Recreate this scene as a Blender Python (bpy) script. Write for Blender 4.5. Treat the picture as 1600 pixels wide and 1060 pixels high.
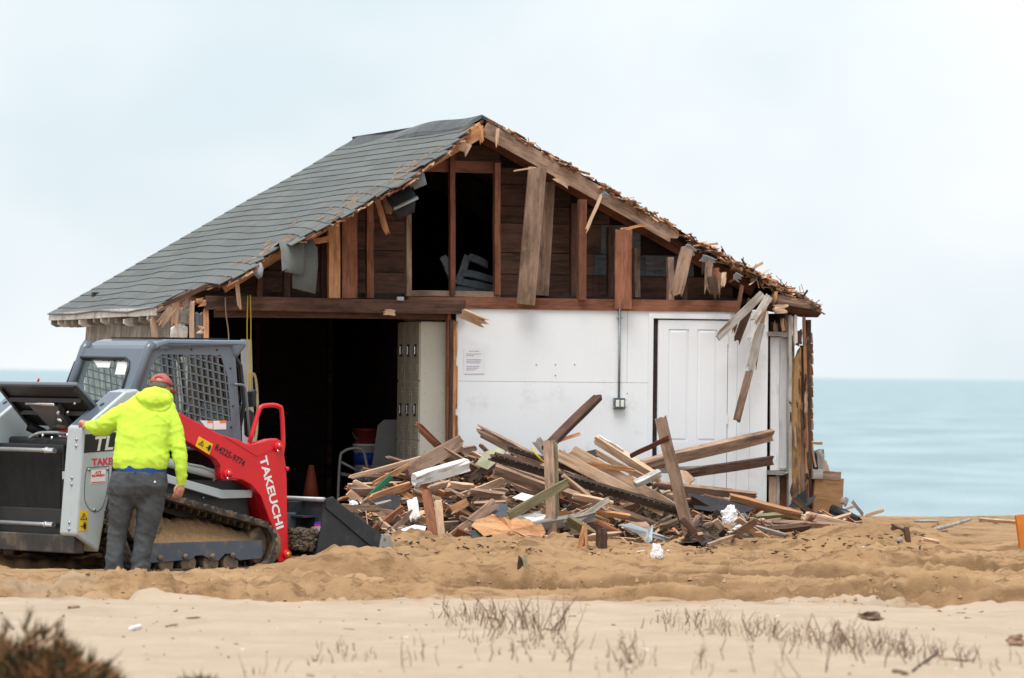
import bpy, bmesh, math, random
import numpy as np
from mathutils import Matrix, Vector, noise as mnoise

random.seed(7)
for o in list(bpy.data.objects):
    bpy.data.objects.remove(o)
SC = bpy.context.scene
COL = SC.collection
R = math.radians

# ------------------------------------------------------------------ camera
F = 200 / 36 * 1600            # focal length in photo pixels
EYE = Vector((0, 0, 1.75))
ROLL, PITCH = 0.0107, math.atan(55 / F)
cam_d = bpy.data.cameras.new('camera'); cam = bpy.data.objects.new('camera', cam_d); COL.objects.link(cam)
cam_d.lens = 200; cam_d.sensor_width = 36; cam_d.clip_start = 0.5; cam_d.clip_end = 60000
cam.matrix_world = Matrix.Translation(EYE) @ Matrix.Rotation(math.pi / 2 + PITCH, 4, 'X') @ Matrix.Rotation(ROLL, 4, 'Z')
cam_d.dof.use_dof = True; cam_d.dof.focus_distance = 54.5; cam_d.dof.aperture_fstop = 3.6
SC.camera = cam

# ------------------------------------------------------------------ sky, sun, exposure
SUN_EL, SUN_AZ = 68, 198       # azimuth clockwise from +Y: behind the camera, a little to the left
w = bpy.data.worlds.new('World'); SC.world = w; w.use_nodes = True
nt = w.node_tree; N = nt.nodes; Lk = nt.links; N.clear()
out = N.new('ShaderNodeOutputWorld'); bg = N.new('ShaderNodeBackground')
sky = N.new('ShaderNodeTexSky'); sky.sky_type = 'NISHITA'; sky.sun_disc = False
sky.sun_elevation = R(SUN_EL); sky.sun_rotation = R(SUN_AZ); sky.dust_density = 4; sky.air_density = 1.0; sky.ozone_density = 2
tc = N.new('ShaderNodeTexCoord'); mp = N.new('ShaderNodeMapping'); mp.inputs['Scale'].default_value = (6, 6, 9); mp.inputs['Location'].default_value = (0.55, 0, 0.3)
nz = N.new('ShaderNodeTexNoise'); nz.inputs['Scale'].default_value = 1.3; nz.inputs['Detail'].default_value = 4; nz.inputs['Roughness'].default_value = 0.5
rp = N.new('ShaderNodeValToRGB'); rp.color_ramp.elements[0].position = 0.30; rp.color_ramp.elements[1].position = 0.60
rp.color_ramp.elements[0].color = (3.4, 3.98, 4.3, 1); rp.color_ramp.elements[1].color = (4.75, 4.9, 5.0, 1)   # thin and thick cloud
mx = N.new('ShaderNodeMix'); mx.data_type = 'RGBA'; mx.inputs['Factor'].default_value = 0.9
Lk.new(tc.outputs['Generated'], mp.inputs['Vector']); Lk.new(mp.outputs['Vector'], nz.inputs['Vector'])
Lk.new(nz.outputs['Fac'], rp.inputs['Fac'])
Lk.new(sky.outputs['Color'], mx.inputs['A']); Lk.new(rp.outputs['Color'], mx.inputs['B'])
Lk.new(mx.outputs['Result'], bg.inputs['Color']); bg.inputs['Strength'].default_value = 0.1
Lk.new(bg.outputs['Background'], out.inputs['Surface'])
sl = bpy.data.lights.new('sun', 'SUN'); sl.energy = 1.5; sl.angle = R(32); sl.color = (1, 0.955, 0.90)
so = bpy.data.objects.new('sun', sl); COL.objects.link(so)
sd = Vector((math.sin(R(SUN_AZ)) * math.cos(R(SUN_EL)), math.cos(R(SUN_AZ)) * math.cos(R(SUN_EL)), math.sin(R(SUN_EL))))
so.rotation_euler = sd.to_track_quat('Z', 'Y').to_euler(); so.location = (0, 20, 40)
vs = SC.view_settings
vs.view_transform = 'Standard'; vs.look = 'None'; vs.exposure = 1.18; vs.gamma = 1; vs.use_curve_mapping = False

# ------------------------------------------------------------------ photo pixel -> ray helpers
def ray(px, py):
    dx, dy = px - 800, py - 530
    c, s = math.cos(ROLL), math.sin(ROLL)
    x, y = dx * c + dy * s, -dx * s + dy * c
    d = Vector((x / F, 1, -y / F))
    return Matrix.Rotation(PITCH, 3, 'X') @ d
def proj(p):
    d = Matrix.Rotation(-PITCH, 3, 'X') @ (Vector(p) - EYE)
    x, y = d.x / d.y * F, -d.z / d.y * F
    c, s = math.cos(ROLL), math.sin(ROLL)
    return 800 + x * c - y * s, 530 + x * s + y * c
def atY(px, py, Y):
    d = ray(px, py); return EYE + d * (Y / d.y)
def hit(px, py, p0, n):
    d = ray(px, py); return EYE + d * ((Vector(p0) - EYE).dot(n) / d.dot(n))

# ------------------------------------------------------------------ mesh helpers
class MB:
    def __init__(s): s.v = []; s.f = []
    def add(s, vs, fs):
        b = len(s.v); s.v += [tuple(q) for q in vs]; s.f += [tuple(i + b for i in f) for f in fs]; return s
    def box(s, lo, hi, M=None):
        x0, y0, z0 = lo; x1, y1, z1 = hi
        vs = [Vector(q) for q in ((x0,y0,z0),(x1,y0,z0),(x1,y1,z0),(x0,y1,z0),(x0,y0,z1),(x1,y0,z1),(x1,y1,z1),(x0,y1,z1))]
        if M is not None: vs = [M @ q for q in vs]
        return s.add(vs, [(0,3,2,1),(4,5,6,7),(0,1,5,4),(1,2,6,5),(2,3,7,6),(3,0,4,7)])
    def prism(s, A, B):                       # two loops of equal length
        n = len(A)
        return s.add(list(A) + list(B), [tuple(range(n))[::-1], tuple(range(n, 2*n))] + [(i, (i+1) % n, n + (i+1) % n, n + i) for i in range(n)])
    def ring(s, o0, i0, o1, i1):              # frame with a hole: outer/inner loops, front and back
        n = len(o0); b = list(o0) + list(i0) + list(o1) + list(i1); fs = []
        for k in range(n):
            q = (k + 1) % n
            fs += [(k, q, n+q, n+k), (2*n+q, 2*n+k, 3*n+k, 3*n+q), (q, k, 2*n+k, 2*n+q), (n+k, n+q, 3*n+q, 3*n+k)]
        return s.add(b, fs)
    def tube(s, pts, r, n=8, cap=True):
        pts = [Vector(p) for p in pts]; m = len(pts); rs = r if hasattr(r, '__len__') else [r] * m
        rings = []; up = None
        for i, p in enumerate(pts):
            t = (pts[min(i+1, m-1)] - pts[max(i-1, 0)]).normalized()
            if up is None: up = t.orthogonal().normalized()
            up = (up - t * up.dot(t)).normalized(); sd_ = t.cross(up)
            rings.append([p + (up * math.cos(a) + sd_ * math.sin(a)) * rs[i] for a in (2*math.pi*k/n for k in range(n))])
        vs = [q for rg in rings for q in rg]; fs = []
        for i in range(m - 1):
            for k in range(n): fs.append((i*n+k, i*n+(k+1) % n, (i+1)*n+(k+1) % n, (i+1)*n+k))
        if cap: fs += [tuple(range(n))[::-1], tuple(range((m-1)*n, m*n))]
        return s.add(vs, fs)
    def cyl(s, a, b, r, n=16): return s.tube([a, b], r, n)
    def build(s, name, mat, parent=None, smooth=False, bevel=0.0, seg=2):
        me = bpy.data.meshes.new(name); me.from_pydata(s.v, [], s.f)
        bm = bmesh.new(); bm.from_mesh(me); bmesh.ops.recalc_face_normals(bm, faces=bm.faces); bm.to_mesh(me); bm.free()
        return link(name, me, mat, parent, smooth, bevel, seg)
def link(name, me, mat, parent=None, smooth=False, bevel=0.0, seg=2):
    o = bpy.data.objects.new(name, me); COL.objects.link(o)
    if mat: me.materials.append(mat)
    if parent: o.parent = parent
    if smooth: me.polygons.foreach_set('use_smooth', [True] * len(me.polygons))
    if bevel:
        b = o.modifiers.new('bevel', 'BEVEL'); b.width = bevel; b.segments = seg; b.limit_method = 'ANGLE'; b.angle_limit = R(40)
    return o
def empty(name, M=None):
    o = bpy.data.objects.new(name, None); COL.objects.link(o); o.empty_display_size = 0.2
    if M is not None: o.matrix_world = M
    return o
def tag(o, label, cat, group=None):
    o['label'] = label; o['category'] = cat
    if group: o['group'] = group
    return o
def smooth_path(pts, n=6):                    # Catmull-Rom
    P = [Vector(p) for p in pts]; P = [P[0]*2 - P[1]] + P + [P[-1]*2 - P[-2]]; o = []
    for i in range(1, len(P) - 2):
        for k in range(n):
            t = k / n; a, b, c, d = P[i-1:i+3]
            o.append(0.5*((2*b) + (c-a)*t + (2*a-5*b+4*c-d)*t*t + (3*b-a-3*c+d)*t**3))
    return o + [P[-2]]
_T = {}
def vn(x, y, seed=0):                         # numpy value noise, -1..1
    if seed not in _T: _T[seed] = np.random.RandomState(seed).rand(256, 256) * 2 - 1
    T = _T[seed]; x = np.asarray(x, float); y = np.asarray(y, float)
    xi = np.floor(x).astype(int); yi = np.floor(y).astype(int); fx = x - xi; fy = y - yi
    fx = fx*fx*fx*(fx*(fx*6-15)+10); fy = fy*fy*fy*(fy*(fy*6-15)+10)
    g = lambda a, b: T[a % 256, b % 256]
    return (g(xi, yi)*(1-fx)+g(xi+1, yi)*fx)*(1-fy) + (g(xi, yi+1)*(1-fx)+g(xi+1, yi+1)*fx)*fy

# ------------------------------------------------------------------ materials
def new_mat(name):
    m = bpy.data.materials.new(name); m.use_nodes = True; t = m.node_tree
    return m, t, t.nodes['Principled BSDF'], t.nodes, t.links
def mixc(t, fac, a, b, mode='MIX'):
    m = t.nodes.new('ShaderNodeMix'); m.data_type = 'RGBA'; m.blend_type = mode
    for k, v in (('Factor', fac), ('A', a), ('B', b)):
        if hasattr(v, 'is_output'): t.links.new(v, m.inputs[k])
        elif k == 'Factor': m.inputs[k].default_value = v
        else: m.inputs[k].default_value = (*v, 1)
    return m.outputs['Result']
def nodenoise(t, vec, scale, detail=4, rough=0.6):
    n = t.nodes.new('ShaderNodeTexNoise'); n.inputs['Scale'].default_value = scale; n.inputs['Detail'].default_value = detail; n.inputs['Roughness'].default_value = rough
    if vec: t.links.new(vec, n.inputs['Vector'])
    return n.outputs['Fac']
def ramp(t, fac, a, b):
    r = t.nodes.new('ShaderNodeMapRange'); r.inputs['From Min'].default_value = a; r.inputs['From Max'].default_value = b
    t.links.new(fac, r.inputs['Value']); return r.outputs['Result']
def objvec(t, scale=(1, 1, 1), rnd=True):
    c = t.nodes.new('ShaderNodeTexCoord'); mpn = t.nodes.new('ShaderNodeMapping'); mpn.inputs['Scale'].default_value = scale
    t.links.new(c.outputs['Object'], mpn.inputs['Vector'])
    if rnd:
        oi = t.nodes.new('ShaderNodeObjectInfo'); ml = t.nodes.new('ShaderNodeMath'); ml.operation = 'MULTIPLY'; ml.inputs[1].default_value = 37
        t.links.new(oi.outputs['Random'], ml.inputs[0]); cb = t.nodes.new('ShaderNodeCombineXYZ')
        for k in 'XYZ': t.links.new(ml.outputs[0], cb.inputs[k])
        t.links.new(cb.outputs[0], mpn.inputs['Location'])
    return mpn.outputs['Vector']
def bump(t, p, h, strength, dist=0.01):
    b = t.nodes.new('ShaderNodeBump'); b.inputs['Strength'].default_value = strength; b.inputs['Distance'].default_value = dist
    t.links.new(h, b.inputs['Height']); t.links.new(b.outputs['Normal'], p.inputs['Normal'])
def wood(name, a, b, stain=(0.05, 0.03, 0.02), stain_amt=0.5, grain=1.0, rough=0.8):
    m, t, p, n, l = new_mat(name)
    v = objvec(t, (3.5, 38, 38)); v2 = objvec(t, (2.6, 9, 9)); v3 = objvec(t, (1.6, 4, 4))
    g0 = nodenoise(t, v, 1.0, 5, 0.65); g1 = nodenoise(t, v3, 1.3, 5, 0.7); av = n.new('ShaderNodeMath'); av.operation = 'MULTIPLY_ADD'; av.inputs[1].default_value = 0.45; l.new(g0, av.inputs[0])
    sc = n.new('ShaderNodeMath'); sc.operation = 'MULTIPLY'; sc.inputs[1].default_value = 0.55; l.new(g1, sc.inputs[0]); l.new(sc.outputs[0], av.inputs[2])
    c = mixc(t, ramp(t, av.outputs[0], 0.40, 0.60), a, b)
    s = ramp(t, nodenoise(t, v2, 1.0, 5, 0.65), 0.52, 0.66)
    ms = n.new('ShaderNodeMath'); ms.operation = 'MULTIPLY'; ms.inputs[1].default_value = stain_amt; l.new(s, ms.inputs[0])
    c = mixc(t, ms.outputs[0], c, stain)
    oi = n.new('ShaderNodeObjectInfo'); h = n.new('ShaderNodeHueSaturation'); l.new(c, h.inputs['Color'])
    l.new(ramp2(t, oi.outputs['Random'], 0.72, 1.28), h.inputs['Value']); 
    l.new(h.outputs['Color'], p.inputs['Base Color']); p.inputs['Roughness'].default_value = rough; p.inputs['Specular IOR Level'].default_value = 0.25
    bump(t, p, nodenoise(t, v, 1.0, 5, 0.7), 0.5 * grain, 0.004)
    return m
def ramp2(t, fac, lo, hi):
    r = t.nodes.new('ShaderNodeMapRange'); r.inputs['To Min'].default_value = lo; r.inputs['To Max'].default_value = hi
    t.links.new(fac, r.inputs['Value']); return r.outputs['Result']
def plain(name, col, rough=0.6, var=0.12, scale=6, metal=0.0, spec=0.4, dirt=None, dirt_amt=0.0, dirt_scale=3, bmp=0.0, bscale=60, coat=0.0):
    m, t, p, n, l = new_mat(name)
    v = objvec(t, (1, 1, 1), False)
    f = nodenoise(t, v, scale, 5, 0.65)
    c = mixc(t, ramp(t, f, 0.3, 0.7), tuple(x * (1 - var) for x in col), tuple(min(1, x * (1 + var)) for x in col))
    if dirt:
        d = ramp(t, nodenoise(t, v, dirt_scale, 7, 0.7), 0.62 - 0.3 * dirt_amt, 0.80 - 0.2 * dirt_amt)
        c = mixc(t, d, c, dirt)
    l.new(c, p.inputs['Base Color']); p.inputs['Roughness'].default_value = rough; p.inputs['Metallic'].default_value = metal
    p.inputs['Specular IOR Level'].default_value = spec; p.inputs['Coat Weight'].default_value = coat; p.inputs['Coat Roughness'].default_value = 0.15
    if bmp: bump(t, p, nodenoise(t, v, bscale, 4, 0.6), bmp, 0.01)
    return m
SANDC = (0.36, 0.225, 0.115)
W_BROWN = wood('wood_brown', (0.17, 0.105, 0.07), (0.36, 0.24, 0.175), (0.06, 0.036, 0.025), 0.7)
W_DARK = wood('wood_dark', (0.05, 0.026, 0.018), (0.12, 0.065, 0.045), (0.015, 0.01, 0.01))
W_RED = wood('wood_redbrown', (0.14, 0.052, 0.029), (0.27, 0.112, 0.064), (0.04, 0.018, 0.014))
W_ORANGE = wood('wood_fresh_orange', (0.33, 0.145, 0.065), (0.58, 0.31, 0.155), (0.13, 0.055, 0.03), 0.6)
W_TAN = wood('wood_tan', (0.40, 0.26, 0.165), (0.62, 0.43, 0.30), (0.17, 0.10, 0.06), 0.4)
W_GREY = wood('wood_weathered_grey', (0.22, 0.20, 0.18), (0.40, 0.37, 0.33), (0.12, 0.095, 0.075), 0.5)
W_WHITE = wood('wood_old_white_paint', (0.62, 0.60, 0.57), (0.78, 0.77, 0.74), (0.26, 0.19, 0.14), 0.75)
W_GREEN = wood('wood_green_paint', (0.02, 0.13, 0.075), (0.035, 0.19, 0.11), (0.015, 0.06, 0.04), 0.4)
W_OLIVE = wood('wood_olive', (0.16, 0.14, 0.08), (0.30, 0.26, 0.15), (0.10, 0.08, 0.05), 0.5)
W_TAR = wood('wood_tarred', (0.028, 0.022, 0.02), (0.10, 0.065, 0.045), (0.012, 0.011, 0.012), 0.7)
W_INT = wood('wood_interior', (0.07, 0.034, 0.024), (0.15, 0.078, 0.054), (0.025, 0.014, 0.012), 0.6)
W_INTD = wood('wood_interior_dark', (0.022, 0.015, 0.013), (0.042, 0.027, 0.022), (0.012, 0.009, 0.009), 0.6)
FELT = plain('roofing_felt', (0.022, 0.023, 0.026), 0.75, 0.35, 9, bmp=0.5)
FELT_G = plain('felt_grey_back', (0.27, 0.29, 0.31), 0.7, 0.2, 8, dirt=(0.12, 0.12, 0.12), dirt_amt=0.3)
FLASH = plain('flashing', (0.38, 0.43, 0.46), 0.4, 0.15, 8, metal=0.4, dirt=(0.3, 0.25, 0.2), dirt_amt=0.3)
PAPER = plain('white_paper', (0.80, 0.80, 0.82), 0.7, 0.04, 12)
PLASTIC_BK = plain('black_plastic', (0.018, 0.019, 0.022), 0.4, 0.2, 10)
WALLW = plain('white_wall_paint', (0.81, 0.835, 0.86), 0.55, 0.03, 1.6, dirt=(0.62, 0.625, 0.63), dirt_amt=0.16, dirt_scale=1.8)
DOORW = plain('white_door_paint', (0.785, 0.81, 0.84), 0.45, 0.02, 2)

# ------------------------------------------------------------------ ground
def gbase(X, Y):
    z = np.interp(Y, [0, 30, 43, 46, 51, 56, 60, 64, 67, 69, 74, 90, 400], [0.02, 0.02, 0.0, -0.02, 0.0, 0.08, 0.11, 0.13, 0.13, -0.05, -2.2, -4.0, -9])
    return z
def churn_mask(X, Y):
    e = 43.6 + 0.55 * vn(X * 0.45, Y * 0.02, 3) + 0.25 * vn(X * 1.3, Y * 0.3, 4) + 0.10 * np.asarray(X) * 0
    return np.clip((Y - e) / 0.5, 0, 1)
RUTS = ((44.5, -1, 7, .09), (45.3, -7, 2.2, .08), (46.0, 0.3, 7, .11), (46.9, -3, 4, .09), (47.6, 1.2, 7, .12), (48.5, -0.5, 7, .10), (49.6, 0.2, 5, .11), (50.7, 1.6, 7, .12), (52.0, 0.4, 7, .10), (53.3, 1.8, 7, .08))
def ruts(X, Y):                                # ruts pressed by the tracks, with a crumbling far bank and the bank's shade painted dark along the bed
    c = np.zeros_like(X); w_ = np.zeros_like(X)
    for k, (y0, x0, x1, A_) in enumerate(RUTS):
        d = Y - y0 - 0.25 * vn(X * 0.4, Y * 0 + k, 71) - 0.09 * vn(X * 1.7, Y * 0 + k, 72) - 0.05 * vn(X * 5.5, Y * 0 + k, 73) - 0.03 * vn(X * 13, Y * 0 + k, 74)
        on = np.clip(0.75 + 0.9 * vn(X * 0.7 + k, Y * 0 + 3 * k, 75), 0.1, 1.4) * np.clip((X - x0) * 1.5, 0, 1) * np.clip((x1 - X) * 1.5, 0, 1)
        c = c - A_ * on * np.clip((d + 0.7) / 0.7, 0, 1) * (1 - np.clip(d / 0.09, 0, 1)) + 0.25 * A_ * on * np.exp(-((d - 0.16) / 0.12) ** 2)
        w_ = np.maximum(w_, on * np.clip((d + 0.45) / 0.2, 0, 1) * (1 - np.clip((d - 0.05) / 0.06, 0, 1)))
    return c, np.clip(w_, 0, 1)
def ground(X, Y):
    X = np.asarray(X, float); Y = np.asarray(Y, float)
    m = churn_mask(X, Y); far = np.clip((60 - Y) / 6, 0.22, 1) * np.clip((68 - Y) / 2, 0, 1)
    z = gbase(X, Y)
    wx, wy = X + 0.5 * vn(X * 0.8, Y * 0.8, 21), Y + 0.25 * vn(X * 0.5, Y * 0.9, 22)
    c = 0.075 * vn(wx * 0.16 + 3, wy * 1.05, 5) + 0.06 * (1 - 2 * np.abs(vn(wx * 0.28, wy * 2.0, 6)))
    c += 0.045 * (1 - 2 * np.abs(vn(wx * 0.45, wy * 1.9, 7))) + 0.028 * vn(X * 1.3, Y * 2.6, 8) + 0.026 * (1 - 2 * np.abs(vn(X * 4.0, Y * 4.6, 9))) + 0.022 * vn(X * 9, Y * 8, 18) + 0.026 * vn(X * 17, Y * 13, 10)
    r4 = (1 - np.abs(vn(wx * 0.22 + 9, wy * 0.85, 23))) ** 5 + 0.5 * (1 - np.abs(vn(wx * 0.35 + 4, wy * 1.9, 24))) ** 6
    c = (c - 0.055) * 1.05 + 0.11 * r4 - 0.03
    sc1 = np.tanh(9 * vn(wx * 0.24 + 2, wy * 0.95, 25)); sc2 = np.tanh(11 * vn(wx * 0.5 + 7, wy * 1.8, 26))
    c = c * 0.8 + 0.052 * sc1 + 0.034 * sc2 + 0.020 * np.tanh(9 * vn(X * 1.1 + 3, Y * 3.4, 27)) + 0.012 * np.tanh(7 * vn(X * 4.2, Y * 6.5, 28))
    c *= 0.55 + 0.45 * np.clip(1 + 1.4 * vn(X * 0.6, Y * 0.35, 19), 0, 2)
    # tread grooves left by the tracks
    for y0, x0, x1 in ((44.5, -3, 1.2), (45.9, -4, 5), (47.6, -1, 5), (48.4, -4.5, 0.5)):
        yy = Y - y0 - 0.3 * vn(X * 0.25, y0, 11); on = np.clip((X - x0) * 2, 0, 1) * np.clip((x1 - X) * 2, 0, 1)
        g = np.exp(-(yy / 0.16) ** 2); c = c + on * (-0.07 * g + 0.075 * np.exp(-((yy - 0.3) / 0.12) ** 2) + 0.012 * g * np.sin(X * 48))
    c = c + ruts(X, Y)[0]
    keep = 1 - 0.75 * np.exp(-((Y - 50.3) / 1.3) ** 2) * np.clip((-1.2 - X) * 1.5, 0, 1)     # trodden flat round the loader
    z = z + c * m * far * keep - 0.05 * (1 - keep)
    # berm pushed up in front of the loader, and mounds under the rubble
    z = z + 0.03 * np.exp(-((Y - 49.1 - 0.25 * vn(X * 0.7, X * 0, 12)) / 0.38) ** 2) * np.clip((-0.6 - X) * 1.5, 0, 1) * (0.75 + 0.5 * vn(X * 1.6, Y * 0.5, 13))
    z = z + 0.03 * np.exp(-((Y - 53.4) / 0.7) ** 2 - ((X + 0.9) / 1.6) ** 2)
    z = z + 0.08 * np.exp(-((Y - 57.5) / 1.2) ** 2 - ((X - 3.6) / 0.8) ** 2)
    z = z + 0.04 * np.exp(-((Y - 56.8) / 0.5) ** 2 - ((X - 4.1) / 0.7) ** 2)
    # smooth wind-blown foreground
    z = z + (1 - m) * (0.035 * vn(X * 0.35, Y * 0.22, 14) + 0.018 * vn(X * 1.2, Y * 0.7, 15) + 0.009 * vn(X * 4, Y * 2.2, 16) + 0.009 * vn(X * 13, Y * 7, 20)) * np.clip((Y - 20) / 10, 0.3, 1)
    z = z + 0.05 * np.exp(-((Y - 66) / 1.5) ** 2) * vn(X * 0.9, Y * 0.4, 17) + 0.05 * np.clip((X - 5.0) / 1.2, 0, 1) * np.exp(-((Y - 66) / 2) ** 2)
    return z
def gz(x, y): return float(ground(np.array([x]), np.array([y]))[0])
def gpx(px, py):                               # ground point seen at a pixel
    d = ray(px, py); lo, hi = 15.0, 80.0
    t = np.linspace(lo, hi, 1600); P = np.array(EYE)[None] + np.array(d)[None] * (t / d.y)[:, None]
    below = P[:, 2] < ground(P[:, 0], P[:, 1])
    i = int(np.argmax(below)) if below.any() else len(t) - 1
    return Vector((P[i, 0], P[i, 1], gz(P[i, 0], P[i, 1])))
def build_ground():
    xs = np.concatenate([[-9000, -2500, -700, -200, -80, -40, -22, -14, -10, -8], np.arange(-6.6, 6.6, 0.026), [8, 10, 14, 22, 40, 80, 200, 700, 2500, 9000]])
    ys = np.concatenate([[-3000, -600, -100, -20, 0, 10, 17, 22, 26], np.arange(28, 43, 0.07), np.arange(43, 58.5, 0.034), np.arange(58.5, 70, 0.09), [71, 72, 74, 78, 84, 90, 120]])
    X, Y = np.meshgrid(xs, ys); Z = ground(X, Y); e_ = 43.7 + 0.55 * vn(X * 0.45, Y * 0.02, 3) + 0.25 * vn(X * 1.3, Y * 0.3, 4); M = np.clip((Y - e_) / 1.9 + 0.05 + 0.45 * vn(X * 1.1, Y * 2.2, 61) + 0.3 * vn(X * 3.5, Y * 6, 62), 0, 1) * np.clip((X*0 + 75 - Y), 0, 1) * (Y > e_ - 0.7)
    nx, ny = len(xs), len(ys)
    me = bpy.data.meshes.new('ground')
    me.vertices.add(nx * ny); me.vertices.foreach_set('co', np.stack([X, Y, Z], -1).ravel())
    i = np.arange(nx * ny).reshape(ny, nx)
    q = np.stack([i[:-1, :-1], i[:-1, 1:], i[1:, 1:], i[1:, :-1]], -1).reshape(-1, 4)
    me.loops.add(q.size); me.polygons.add(len(q)); me.loops.foreach_set('vertex_index', q.ravel())
    me.polygons.foreach_set('loop_start', np.arange(0, q.size, 4)); me.polygons.foreach_set('loop_total', np.full(len(q), 4))
    me.update(calc_edges=True)
    at = me.attributes.new('dug', 'FLOAT', 'POINT'); at.data.foreach_set('value', M.ravel())
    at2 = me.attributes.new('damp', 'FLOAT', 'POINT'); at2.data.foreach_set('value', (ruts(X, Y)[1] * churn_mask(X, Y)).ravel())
    me.polygons.foreach_set('use_smooth', np.ones(len(q), bool))
    m, t, p, n, l = new_mat('sand')
    gc = n.new('ShaderNodeTexCoord').outputs['Object']; a = n.new('ShaderNodeAttribute'); a.attribute_name = 'dug'
    f1 = nodenoise(t, gc, 1.1, 6, 0.65); f2 = nodenoise(t, gc, 28, 5, 0.7); f3 = nodenoise(t, gc, 130, 3, 0.6)
    dry = mixc(t, ramp(t, f1, 0.3, 0.7), (0.385, 0.31, 0.23), (0.49, 0.40, 0.31))
    dug = mixc(t, ramp(t, f1, 0.35, 0.68), (0.28, 0.168, 0.082), (0.40, 0.255, 0.135))
    mpd = n.new('ShaderNodeMapping'); mpd.inputs['Scale'].default_value = (1.3, 3.6, 3); l.new(gc, mpd.inputs['Vector'])
    f4 = nodenoise(t, mpd.outputs['Vector'], 1.6, 7, 0.72); dug = mixc(t, ramp(t, f4, 0.50, 0.60), dug, (0.17, 0.097, 0.047))
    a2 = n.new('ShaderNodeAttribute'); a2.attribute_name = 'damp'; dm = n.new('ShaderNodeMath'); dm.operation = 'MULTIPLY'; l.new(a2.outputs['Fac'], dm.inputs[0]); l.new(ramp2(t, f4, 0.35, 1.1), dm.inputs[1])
    dug = mixc(t, dm.outputs[0], dug, (0.15, 0.083, 0.038))  # shade of the rut banks, painted into the sand colour
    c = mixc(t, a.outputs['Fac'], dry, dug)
    c = mixc(t, ramp2(t, f2, 0.0, 0.35), c, (0.31, 0.205, 0.12))
    c = mixc(t, ramp(t, f3, 0.66, 0.76), c, (0.20, 0.13, 0.08))
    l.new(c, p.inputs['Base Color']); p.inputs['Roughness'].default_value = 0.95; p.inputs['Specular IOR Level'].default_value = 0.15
    ad = n.new('ShaderNodeMath'); ad.operation = 'MULTIPLY_ADD'; ad.inputs[1].default_value = 0.2; l.new(f3, ad.inputs[0]); l.new(f2, ad.inputs[2])
    bump(t, p, ad.outputs[0], 0.8, 0.012)
    o = link('ground', me, m); o['kind'] = 'structure'
    global SAND; SAND = m
    # loose lumps of sand
    mb = MB(); rs = np.random.RandomState(5); cnt = 26000
    yy = rs.uniform(43.7, 58, cnt); xx = rs.uniform(-5.3, 5.5, cnt); zz = ground(xx, yy); ok = (vn(xx * 0.7, yy * 0.9, 31) > -0.15) & (churn_mask(xx, yy) > 0.3)
    V_ = np.array([(1,0,0),(.3,1,0),(-.9,.5,0),(-.7,-.8,0),(.4,-.9,0),(0,0,1),(.4,.3,.8)]); Q_ = [(0,1,6),(1,2,5),(2,3,5),(3,4,5),(4,0,6),(6,5,4),(1,5,6)]
    for x, y, z, r1 in zip(xx[ok], yy[ok], zz[ok], rs.rand(int(ok.sum()))):
        s = 0.010 + 0.022 * r1 ** 4; vv = V_ * (s * rs.uniform(.7, 1.4, (7, 3))) * (1, 1, 1.3) + (x, y, z - s * .75); mb.add(vv.tolist(), Q_)
    lm = plain('lump_sand', (0.34, 0.215, 0.115), 0.95, 0.25, 9, spec=0.1)
    o = mb.build('sand_lumps', lm, None, False); o['kind'] = 'stuff'; o['label'] = 'loose lumps of sand on the dug-up beach'; o['category'] = 'sand'
build_ground()

# sea
def build_sea():
    ys = np.concatenate([np.linspace(69, 200, 60), np.geomspace(205, 40000, 60)]); xs = np.concatenate([-np.geomspace(30, 30000, 20)[::-1], np.linspace(-25, 25, 30), np.geomspace(30, 30000, 20)])
    v = [(x, y, -3.0 + 0.10 * float(vn(np.array([x * 0.05]), np.array([y * 0.12]), 41)[0])) for y in ys for x in xs]; nx = len(xs)
    f = [(j*nx+i, j*nx+i+1, (j+1)*nx+i+1, (j+1)*nx+i) for j in range(len(ys)-1) for i in range(nx-1)]
    m, t, p, n, l = new_mat('sea_water')
    gc = n.new('ShaderNodeTexCoord').outputs['Object']; mpn = n.new('ShaderNodeMapping'); mpn.inputs['Scale'].default_value = (0.10, 0.030, 1); l.new(gc, mpn.inputs['Vector'])
    f1 = nodenoise(t, mpn.outputs['Vector'], 1.0, 6, 0.6)
    mp2 = n.new('ShaderNodeMapping'); mp2.inputs['Scale'].default_value = (1.2, 0.5, 1); l.new(gc, mp2.inputs['Vector'])
    f2 = nodenoise(t, mp2.outputs['Vector'], 1.0, 4, 0.6)
    c = mixc(t, ramp(t, f1, 0.36, 0.64), (0.20, 0.30, 0.33), (0.31, 0.41, 0.44))
    l.new(c, p.inputs['Base Color']); p.inputs['Roughness'].default_value = 0.45; p.inputs['Specular IOR Level'].default_value = 0.3
    bump(t, p, f2, 1.0, 0.6)
    o = MB().add(v, f).build('sea', m, None, True); o['kind'] = 'structure'
build_sea()

# ------------------------------------------------------------------ the half-demolished house
HYAW = R(15.2)
H0 = atY(650, 583, 58.0); H0.z = 0
HM = Matrix.Translation(H0) @ Matrix.Rotation(HYAW, 4, 'Z')
HU = Vector((math.cos(HYAW), math.sin(HYAW), 0)); HV = Vector((-math.sin(HYAW), math.cos(HYAW), 0))
def hpt(px, py, v): return hit(px, py, H0 + HV * v, HV)                 # world point on the plane at depth v
def hpx(px, py, v=0.0):                                                 # house-local (u, z)
    q = HM.inverted() @ hpt(px, py, v); return q.x, q.z
def hl(px, py, v=0.0):                                                  # house-local point
    u_, z_ = hpx(px, py, v); return Vector((u_, v, z_))
house = empty('beach_house', HM)
tag(house, 'half demolished wooden beach house with grey shingle roof and exposed gable framing', 'house')

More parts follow.
